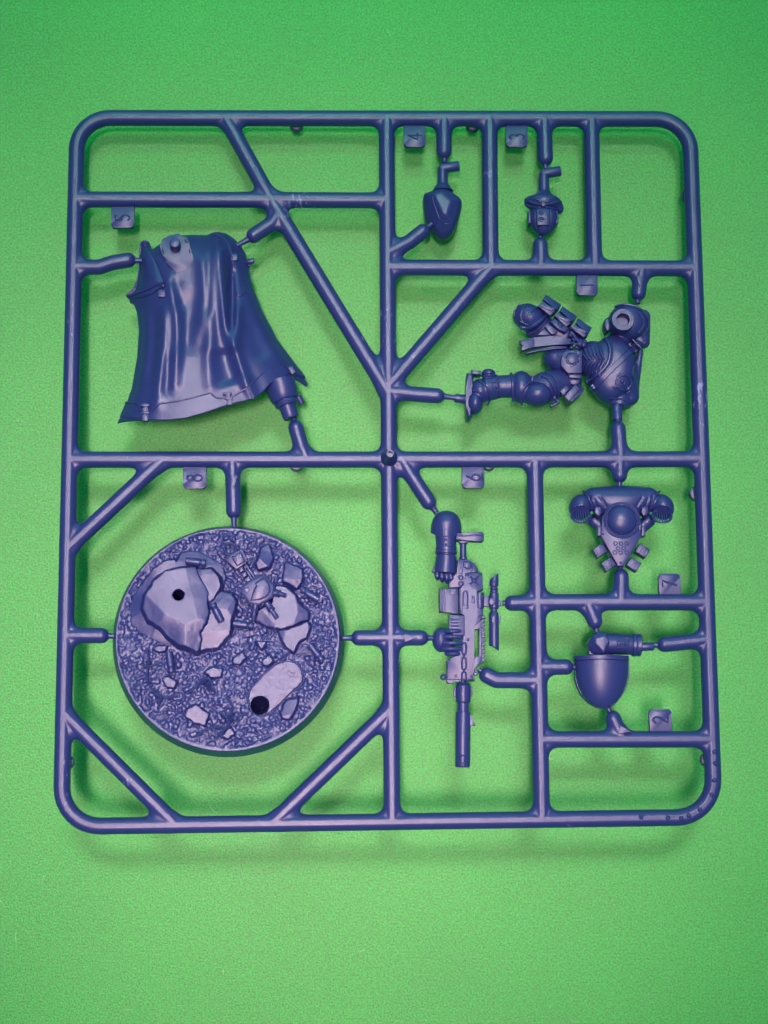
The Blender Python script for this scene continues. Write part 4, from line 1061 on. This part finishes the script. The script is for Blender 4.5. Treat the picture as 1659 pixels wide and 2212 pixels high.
# ------------------------------------------------------------------ arm with shoulder plate
def arm():
    m = M_
    ol = [(408, 560), (412, 640), (412, 720), (430, 790), (470, 865), (530, 925), (590, 958), (640, 966), (690, 955), (740, 915), (790, 850), (822, 780), (838, 700), (838, 620), (836, 555)]
    pl = m.poly(ol, .8)
    lo = np.array([pl[:, 0].min() - .5, pl[:, 1].min() - .5, -2.2]); hi = np.array([pl[:, 0].max() + .5, pl[:, 1].max() + .5, 4.4])
    res = .12
    gx = lo[0] + res * np.arange(int(math.ceil((hi[0] - lo[0]) / res)) + 1); gy = lo[1] + res * np.arange(int(math.ceil((hi[1] - lo[1]) / res)) + 1)
    X, Y = np.meshgrid(gx, gy, indexing='ij'); pd = pdist2(X, Y, pl)
    c = m(625, 600, .8); rx, ry = 4.75, 8.4
    e = np.clip(1 - ((X - c[0]) / rx) ** 2 - (np.minimum(Y - c[1], 0) / ry) ** 2, 0, 1)
    top = .1 + 3.3 * np.sqrt(e)
    p3, t3 = pd[:, :, None], top[:, :, None]
    pos, q, g = surfnet(lambda x, y, z: np.maximum(smax(p3, (z - t3) * .7, .12), -1.9 - z), lo, hi, res)
    o = mk('shoulder_plate', pos, q, SPRUE, label='smooth round shoulder plate with a short armoured forearm')
    MB().tube(smooth_path([m(x, y, .25) for x, y in ol[:11]], 3), .16).build('plate_edge', o)
    MB().tube(smooth_path([m(x, y, .25) for x, y in ol[10:]], 3), .16).build('plate_edge', o)
    # raised top rim
    pts = []
    for x in np.linspace(404, 842, 22):
        p = m(x, 562, 1.5); z = .35 + 3.35 * math.sqrt(max(0, 1 - ((p[0] - c[0]) / 4.95) ** 2)); p = m(x, 562 - 10 * math.sin((x - 404) / 438 * math.pi), z); pts.append(p)
    mb = MB(); v = []; f = []
    for p in pts:
        for dy, dz in ((.42, -1.6), (.42, -.05), (.3, .08), (-.3, .08), (-.42, -.05), (-.42, -1.6)): v.append(p + np.array([0, dy, dz]))
    for i in range(len(pts) - 1):
        for j in range(5): f.append([i * 6 + j, i * 6 + j + 1, (i + 1) * 6 + j + 1, (i + 1) * 6 + j])
    f += [list(range(6))[::-1], [(len(pts) - 1) * 6 + j for j in range(6)]]
    mb.add(v, f).build('rim', o)
    # forearm
    a = m(590, 440, .3); b = m(880, 455, .3)
    fo = MB().lathe(a, b, [(0, 1.8), (.1, 1.85), (.95, 1.78), (1, 1.7)], 30).build('forearm', SPRUE, label='short forearm with a cuff and a wrist peg')
    MB().lathe(m(868, 455, .3), m(940, 458, .3), [(0, 1.85), (.06, 1.98), (.3, 2.02), (.42, 1.9), (.5, 1.96), (.92, 1.98), (1, 1.85)], 32).build('cuff', fo)
    MB().cyl(m(935, 470, .2), m(1042, 467, .2), .74, .74, .1).build('wrist_peg', fo)
    lo = m(480, 560, 0) * [1, 1, 0] + [0, 0, -2.6]; hi = m(730, 320, 0) * [1, 1, 0] + [0, 0, 4.0]
    ep = m.poly([(512, 440), (540, 385), (600, 345), (652, 365), (700, 480), (640, 530), (560, 528), (510, 470)], 1.2)
    def fe(X, Y, Z):
        d = pdist2(X + 0 * Y, Y + 0 * X, ep)
        cc = m(615, 445, 0)
        x, y = X - cc[0], Y - cc[1]
        zt = 2.5 - .12 * (x * x) * .5
        for nx, ny, q, s in ((-.75, -.65, .9, .9), (.9, -.45, .8, 1.0), (-.3, .95, .9, .75), (.75, .66, 1.0, .6), (-1, .1, 1.2, 1.0)):
            zt = np.minimum(zt, 2.5 - s * np.maximum(nx * x + ny * y - q, -.25))
        return np.maximum(smax(d, (Z - zt) * .7, .12), -2.4 - Z)
    solid('elbow', fe, lo, hi, .12, fo)
    z = 2.02
    for pts in ([(748, 425), (838, 430), (838, 480), (750, 478)],):
        q = [m(x, y, z) for x, y in pts]; MB().tube(np.array(q + [q[0]]), .13, 8).build('panel_frame', fo)
    for x in (776, 814):
        p = m(x, 455, z); MB().ring((p[0], p[1], z + .02), .36, .12, 18).ball((p[0], p[1], z), .22, 6).build('dial', fo)
    MB().tube([m(800, 405, z - .1), m(838, 400, z - .2), m(840, 425, z)], .12).build('panel_wire', fo)
    MB().prism(m.poly([(515, 500), (700, 500), (720, 550), (520, 550)], .4), -2, .5, .2).build('upper_arm', fo)
arm()

# ------------------------------------------------------------------ two heads on pegs
def heads():
    h = H_
    # smooth hood
    ol = smooth_loop(h.poly([(140, 490), (215, 458), (270, 430), (385, 430), (425, 470), (500, 530), (516, 600), (485, 720), (440, 830), (385, 888), (310, 898), (240, 838), (170, 745), (145, 620)], 1.0), 4)
    lo = np.array([ol[:, 0].min() - .4, ol[:, 1].min() - .4, -3.0]); hi = np.array([ol[:, 0].max() + .4, ol[:, 1].max() + .4, 4.2])
    cc = h(330, 640, 0)
    def fn(X, Y, Z):
        d = pdist2(X + 0 * Y, Y + 0 * X, ol); x, y = X - cc[0], Y - cc[1]
        zt = 2.55 + .06 * x - .02 * y
        for nx, ny, q, s in ((-.93, -.36, .85, 1.15), (-.2, -.98, 1.75, .9), (.95, -.3, 1.05, .8), (.6, .8, 1.3, .75), (-.4, .92, 2.2, 1.0), (.1, 1, 2.4, .8)):
            zt = smin(zt, 2.6 - s * (nx * x + ny * y - q), .35)
        return np.maximum(smax(d * .9, (Z - zt) * .7, .8), -2.8 - Z)
    o, za = solid('hood', fn, lo, hi, .11, SPRUE, 'smooth hooded head on a bent peg')
    MB().lathe(h(325, 470, 0), h(325, 395, 0), [(0, 1.9), (.5, 1.5), (.8, 1.15), (1, .98)], 26).build('neck', o)
    MB().tube([h(324, 420, 0), h(324, 300, 0), h(322, 262, 0), h(345, 244, 0)], [.97, .96, .93, .88], 20).cyl(h(300, 247, 0), h(486, 222, 0), .97, .93, .1).build('peg', o)
    MB().tube(spath(h, za, [(222, 520), (250, 620), (290, 730), (330, 780), (390, 790)], -.02), .09).build('hood_edge', o)
    # helmet
    lo = h(1110, 930, 0) * [1, 1, 0] + [0, 0, -3.2]; hi = h(1520, 440, 0) * [1, 1, 0] + [0, 0, 3.6]
    def f2(X, Y, Z):
        d = ell3(X, Y, Z, h(1312, 740, -.2), (2.75, 2.9, 2.6))
        d = smin(d, cap3(X, Y, Z, h(1310, 760, -.2), h(1310, 830, 0), 2.0, 1.55), .5)
        b = ell3(X, Y, Z, h(1315, 590, -.1), (3.3, 1.75, 2.75), -.06)
        b = smin(b, cap3(X, Y, Z, h(1180, 575, -.2), h(1455, 640, -.2), 1.0, 1.1), .5)
        d = np.minimum(d, b)
        d = smin(d, cyl3(X, Y, Z, h(1318, 560, -.2), h(1318, 465, -.2), 2.4, 1.0, .3), .2)
        return d
    o, za = solid('helmet', f2, lo, hi, .11, SPRUE, 'masked head with a cloth-wrapped brow on a bent peg')
    Hh = lambda pts, dz=0.0: spath(h, za, pts, dz)
    for pts, r in (([(1135, 545), (1200, 580), (1300, 600), (1400, 590), (1490, 570)], .18), ([(1140, 600), (1220, 625), (1300, 635)], .16), ([(1335, 630), (1420, 640), (1495, 660)], .2), ([(1215, 545), (1265, 560), (1300, 590)], .16), ([(1345, 580), (1380, 548), (1440, 540)], .16)):
        MB().tube(Hh(pts), r).build('wrap_fold', o)
    p = onto(h, za, 1316, 590); MB().prism(box2(p, .72, 1.2, -4), p[2] - .5, p[2] + .3, .14).build('brow_stud', o)
    z = 2.35
    pl = MB().prism(h.poly([(1252, 650), (1372, 650), (1368, 800), (1255, 800)], z), 0.5, z, .12).build('face_plate', o)
    for x, y, r in ((1290, 682, .36), (1290, 745, .42)):
        p = h(x, y, z); MB().ring((p[0], p[1], z + .02), r, .12, 18).ball((p[0], p[1], z), r * .55, 6, .6).build('lens', pl)
    MB().prism(h.poly([(1338, 692), (1356, 692), (1356, 778), (1338, 778)], z), z - .2, z + .2, .06).build('slot', pl)
    for s in (-1, 1):
        x = 1310 + s * 133
        MB().prism(h.poly([(x - 14, 660), (x + 16, 660), (x + 18, 780), (x - 8, 790)], 1.0), -1.4, 1.1, .18).build('ear_piece', o)
        MB().tube(Hh([(1310 + s * 75, 660), (1310 + s * 78, 760), (1310 + s * 60, 850)]), .13).build('cheek_seam', o)
    MB().tube([h(1320, 480, -.1), h(1318, 350, 0), h(1316, 312, 0), h(1340, 292, 0)], [.99, .96, .93, .88], 20).cyl(h(1295, 298, 0), h(1482, 272, 0), .97, .93, .1).build('peg', o)
heads()

# ------------------------------------------------------------------ rifle with two arms
def rifle():
    r, q = R_, Q_
    zb = 1.35
    o = MB().prism(r.poly([(597, 757), (628, 752), (640, 735), (642, 642), (770, 642), (776, 768), (722, 778), (722, 905), (776, 908), (770, 985), (708, 1035), (708, 1350), (702, 1437), (515, 1437), (510, 1310), (545, 1268), (600, 1258), (640, 1100), (640, 952), (600, 948)], zb), -1.3, zb, .12).build('rifle', SPRUE, label='scoped long rifle gripped by two gloved hands')
    P_ = lambda name, pts, z0, z1, bev=.1, cr=r: MB().prism(cr.poly(pts, z1), z0, z1, bev).build(name, o)
    # stock end
    P_('stock_plate', [(775, 1178), (940, 1178), (1040, 1240), (1105, 1330), (1116, 1392), (908, 1392), (897, 1598), (862, 1632), (640, 1640), (640, 1560), (775, 1400)], -1.2, 1.05, .1, q)
    def ringq(x, y, R, tr=.1, z=1.05, name='dial', ball=True):
        p = q(x, y, z); m = MB().ring((p[0], p[1], z + .02), R, tr, 22)
        if ball: m.cyl((p[0], p[1], z - .2), (p[0], p[1], z + .12), R * .72, R * .68, .06, 20)
        m.build(name, o)
    ringq(935, 1270, .70); ringq(832, 1475, .40); ringq(832, 1577, .40)
    def rrect(x0, y0, x1, y1, z, cr=q, tr=.09, name='panel_frame'):
        pts = [cr(x0, y0, z), cr(x1, y0, z), cr(x1, y1, z), cr(x0, y1, z)]; MB().tube(smooth_loop(np.array(pts), 4) if False else np.array(pts + [pts[0]]), tr, 8).build(name, o)
    P_('button', [(803, 1315), (864, 1315), (864, 1408), (803, 1408)], .6, 1.25, .1, q); P_('button', [(1020, 1322), (1058, 1322), (1058, 1392), (1020, 1392)], .6, 1.25, .08, q)
    p = q(1045, 1525, zb); m = MB().ball((p[0], p[1], zb), .42, 8, .7)
    for k in range(4):
        a = math.pi / 4 + k * math.pi / 2; d = np.array([math.cos(a), math.sin(a), 0]); m.tube([p + d * .3, p + d * .85], [.2, .17], 8); m.ball(p + d * .85, .2, 6)
    m.build('crossed_emblem', o)
    for cr, x, y in ((q, 945, 1425), (q, 1137, 1425), (q, 838, 2012), (q, 1135, 2108), (r, 662, 1140), (r, 573, 1412), (r, 690, 1416), (r, 618, 1140), (r, 615, 970)):
        p = cr(x, y, zb); MB().ring((p[0], p[1], zb), .2, .08, 12).build('screw', o)
    pts = [q(868, 1920, zb), q(868, 1740, zb), q(880, 1705, zb), q(903, 1692, zb), q(926, 1705, zb), q(938, 1740, zb), q(938, 1920, zb)]
    MB().tube(np.array(pts), .12, 8).build('slot_rim', o)
    P_('slot_foot', [(850, 1925), (960, 1925), (960, 1975), (850, 1975)], .9, zb + .22, .1, q)
    MB().lathe(q(1132, 1722, .7), q(1132, 1982, .7), [(0, .6), (.03, .8), (.97, .8), (1, .6)], 22).build('action_block', o)
    P_('action_block', [(1065, 1730), (1130, 1730), (1130, 1975), (1065, 1975)], 0, 1.35, .12, q)
    P_('bolt_knob', [(1008, 1775), (1055, 1775), (1055, 1885), (1008, 1885)], .8, zb + .25, .12, q)
    for y in (1780, 1810, 1840):
        MB().tube([q(1145, y, 1.5), q(1180, y, 1.45)], .09, 6).build('mark', o)
    # magazine
    mg = P_('magazine', [(450, 762), (592, 757), (590, 948), (548, 948), (545, 935), (452, 932)], -1.2, 1.1)
    for x in (461, 478, 492): MB().tube([r(x, 768, 1.12), r(x, 928, 1.12)], .15 if x < 470 else .09, 6).build('magazine_rib', o)
    P_('mag_catch', [(640, 1672), (775, 1672), (775, 1745), (640, 1745)], .8, 1.32, .08, q)
    for x in (662, 688, 714, 740): MB().tube([q(x, 1685, 1.34), q(x, 1732, 1.34)], .07, 6).build('catch_rib', o)
    # handguard with an open slot
    P_('guard', [(704, 1040), (768, 985), (768, 1060), (704, 1066)], -.9, .95); P_('guard', [(746, 1058), (768, 1058), (768, 1266), (746, 1266)], -.9, .95); P_('guard', [(704, 1266), (768, 1262), (768, 1308), (704, 1366)], -.9, .95)
    for k in range(12): P_('rail_tooth', [(766, 965 + k * 29), (793, 965 + k * 29), (793, 980 + k * 29), (766, 980 + k * 29)], -.5, .6, .06)
    P_('rail', [(764, 955), (776, 955), (776, 1315), (764, 1315)], -.6, .5, .06)
    P_('heat_shield', [(525, 955), (640, 960), (640, 1108), (560, 1108), (520, 1080)], -.8, 1.5)
    for y in (992, 1015, 1040, 1064): MB().tube([r(535, y, 1.52), r(598, y, 1.52)], .16, 8).build('shield_rib', o)
    for y, h in ((1208, 42), (1320, 42), (1412, 28)):
        pts = smooth_loop([r(620, y - h * .8, zb + .05), r(633, y - h, zb + .1), r(648, y - h * .8, zb + .05), r(648, y + h * .8, zb + .05), r(633, y + h, zb + .1), r(620, y + h * .8, zb + .05)], 3)
        MB().tube(pts, .17, 8, True).build('chain_link', o)
    for y in (1264, 1370): MB().ball(r(633, y, zb + .1), .2, 6).build('chain_pin', o)
    P_('front_plate', [(505, 1300), (545, 1265), (545, 1435), (508, 1440)], -1.0, 1.0); P_('front_lip', [(500, 1437), (718, 1432), (715, 1448), (560, 1450), (555, 1466), (515, 1466)], -.8, .9)
    p = r(480, 1420, .4); MB().ring((p[0], p[1], .4), .38, .2, 16).tube([(p[0] + .3, p[1] + .25, .4), (p[0] + .9, p[1] + .5, .3)], .25).tube([(p[0] + .3, p[1] - .25, .4), (p[0] + .9, p[1] - .3, .3)], .2).build('sling_eye', o)
    p = r(722, 1396, .3); MB().cyl((p[0], p[1], -.6), (p[0], p[1], .5), .36).cyl((p[0] + .1, p[1] + .6, -.6), (p[0] + .1, p[1] + .6, .3), .3).build('front_pin', o)
    # barrel and silencer
    bz = 0.1
    def bl(y0, y1, prof, name, x0=None, seg=30):
        a = r(629 - (y0 - 1450) * .009, y0, bz); b = r(629 - (y1 - 1450) * .009, y1, bz); return MB().lathe(a, b, prof, seg).build(name, o)
    bl(1430, 1475, [(0, .5), (1, .5)], 'barrel'); 
    bl(1466, 1612, [(0, .95), (.05, 1.1), (.12, 1.22), (.14, 1.3), (.9, 1.3), (.97, 1.22), (1, 1.0)], 'collar')
    bl(1600, 1685, [(0, .98), (1, .98)], 'neck')
    bl(1676, 2092, [(0, 1.05), (.01, 1.22), (.06, 1.28), (.975, 1.3), (.99, 1.24), (1, 1.1)], 'silencer')
    P_('collar_plate', [(618, 1483), (643, 1483), (643, 1562), (618, 1562)], 1.1, 1.5, .06); P_('collar_fin', [(556, 1495), (575, 1490), (575, 1568), (556, 1562)], -.4, .5, .1); P_('collar_fin', [(683, 1490), (696, 1495), (696, 1562), (683, 1568)], -.4, .5, .1)
    P_('sight_fin', [(676, 1690), (690, 1695), (694, 1735), (718, 1768), (716, 1782), (676, 1782)], -.3, .45, .08)
    pts = smooth_loop([r(610, 2015, 1.38), r(625, 2002, 1.4), r(640, 2015, 1.38), r(640, 2052, 1.38), r(625, 2065, 1.4), r(610, 2052, 1.38)], 3); MB().tube(pts, .13, 8, True).build('vent_rim', o)
    # scope
    sx = 857; sz = .5
    def sc(y0, y1, prof, name, seg=26): return MB().lathe(r(sx, y0, sz), r(sx, y1, sz), prof, seg).build(name, o)
    def slant(name, y0, y1, rad, k, at):
        a = r(sx, y0, sz); b = r(sx, y1, sz); mb = MB(); mb.lathe(a, b, [(0, rad * .96), (.05, rad), (.95, rad), (1, rad * .96)], 26)
        v = np.array(mb.v); end = b if at else a
        sel = np.abs(v[:, 1] - end[1]) < .12; v[sel, 1] += k * (v[sel, 0] - a[0]); mb.v = [tuple(w) for w in v]; return mb.build(name, o)
    slant('scope_eyepiece', 672, 742, .80, .75, 0); sc(740, 800, [(0, .62), (.2, .5), (.3, .72), (.42, .72), (.5, .52), (.6, .74), (.75, .74), (.8, .55), (1, .6)], 'scope_ring')
    sc(793, 912, [(0, .7), (.06, .84), (.94, .84), (1, .7)], 'scope_body'); sc(905, 955, [(0, .55), (1, .5)], 'scope_neck'); sc(935, 965, [(0, .6), (.4, .8), (1, .86)], 'scope_ring'); slant('scope_tube', 955, 1200, .86, -.75, 1)
    p = r(845, 856, sz + .84); MB().cyl((p[0], p[1], sz + .3), (p[0], p[1], sz + 1.05), .70, .66, .1, 24).build('scope_turret', o)
    P_('scope_mount', [(778, 818), (822, 815), (822, 898), (778, 888)], -.4, .7); P_('scope_knob', [(888, 845), (905, 848), (910, 888), (888, 892)], -.3, .8, .1)
    P_('scope_plate', [(843, 955), (870, 955), (868, 1012), (843, 1012)], .9, 1.42, .06); P_('scope_lug', [(890, 968), (906, 968), (906, 1018), (890, 1018)], -.2, .6, .08)
    p = r(853, 712, sz + .8); MB().ring((p[0], p[1], sz + .82), .2, .08, 12).build('screw', o)
    # butt
    P_('butt_plate', [(748, 748), (830, 757), (920, 752), (1060, 736), (1188, 742), (1207, 775), (1204, 868), (1180, 888), (1080, 884), (970, 878), (800, 880), (748, 855)], -1.0, 1.15, .2, q)
    MB().tube([q(x, y, 1.2) for x, y in ((760, 798), (850, 804), (940, 800), (1060, 785), (1190, 790))], .1, 8).build('butt_ridge', o)
    P_('butt_collar', [(790, 872), (968, 878), (940, 918), (812, 914)], -.7, .8, .12, q)
    MB().lathe(q(865, 905, .1), q(868, 1178, .1), [(0, .56), (.85, .54), (.87, .68), (1, .7)], 20).build('butt_post', o)
    # trigger arm
    az = .2
    a = MB().lathe(q(588, 560, az), q(592, 1010, az), [(0, 1.95), (.3, 2.05), (.7, 1.82), (1, 1.72)], 32).build('trigger_arm', SPRUE, label='armoured arm and glove holding the rifle grip')
    cap = MB().lathe(q(604, 402, .9), q(590, 742, -.7), [(0, .05), (.02, .7), (.08, 1.3), (.2, 1.95), (.4, 2.4), (.7, 2.68), (1, 2.78), (1.0, 2.5)], 36).build('shoulder_cap', a)
    MB().lathe(q(592, 985, az), q(592, 1105, az), [(0, 1.72), (.08, 1.86), (.5, 1.84), (.6, 1.92), (.9, 1.9), (1, 1.6)], 32).build('wrist_ring', a)
    MB().lathe(q(594, 1090, az), q(590, 1150, az), [(0, 1.65), (1, 1.6)], 28).build('wrist', a)
    MB().lathe(q(596, 1128, az + .1), q(578, 1425, az + .3), [(0, 1.7), (.06, 1.84), (.12, 1.82), (.9, 1.95), (.97, 1.9), (1, 1.6)], 32).build('cuff', a)
    for i, (x, y, dx, dy) in enumerate(((440, 1420, 10, 70), (515, 1430, 15, 95), (590, 1440, 20, 110), (655, 1450, 25, 80))):
        MB().tube([q(x, y - 40, .9), q(x + dx * .6, y + dy * .5, 1.0), q(x + dx, y + dy, .4)], [.44, .46, .38], 14).ball(q(x + dx, y + dy, .4), .38, 8).build('finger', a)
    MB().cyl(q(700, 1440, .5), q(708, 1615, .5), .5, .48).build('trigger', a)
    MB().prism(q.poly([(360, 1370), (425, 1230), (450, 1260), (440, 1380), (400, 1400)], .2), -1.2, .3, .2).build('thumb_guard', a)
    MB().tube([q(540, 572, 2.3), q(545, 690, 2.35), q(548, 805, 2.2)], .11).build('arm_seam', a)
    for x, y, rr in ((582, 862, .28), (588, 940, .22)): MB().ball(q(x, y, 2.05), rr, 8, .6).build('arm_stud', a)
    q4 = [q(550, 808, 2.15), q(650, 805, 2.0), q(655, 985, 1.7)]; MB().tube(np.array(q4), .1, 8).build('arm_seam', a)
    # supporting hand
    lo = r(375, 1300, 0) * [1, 1, 0] + [0, 0, -2.6]; hi = r(560, 1030, 0) * [1, 1, 0] + [0, 0, 2.6]
    def fh(X, Y, Z):
        d = ell3(X, Y, Z, r(455, 1150, -.1), (1.35, 2.0, 1.6), .1)
        return smin(d, cap3(X, Y, Z, r(470, 1110, 0), r(530, 1210, -.1), 1.35, 1.1), .5)
    hd, za = solid('support_hand', fh, lo, hi, .11, SPRUE, 'gloved hand wrapped round the rifle handguard')
    for y, x0, x1 in ((1078, 500, 600), (1120, 478, 612), (1166, 474, 612), (1210, 482, 604), (1246, 505, 592)):
        m = MB(); e0 = r(x0, y, 1.1); e1 = r((x0 + x1) / 2, y, 1.75); e2 = r(x1, y, 1.35)
        m.tube([e0, e0 * .4 + e1 * .6 + [0, 0, .1], e1, e1 * .4 + e2 * .6 + [0, 0, .08], e2], [.40, .45, .38, .42, .36], 14).ball(e2, .36, 8).ball(e0, .4, 8)
        m.build('finger', hd)
        MB().tube([e1 + [0, .42, .1], e1 + [0, 0, .46], e1 + [0, -.42, .1]], .1, 6).build('knuckle', hd)
    MB().tube(spath(r, za, [(465, 1070), (452, 1120), (458, 1180), (475, 1210)], .02), .16).build('glove_edge', hd)
rifle()
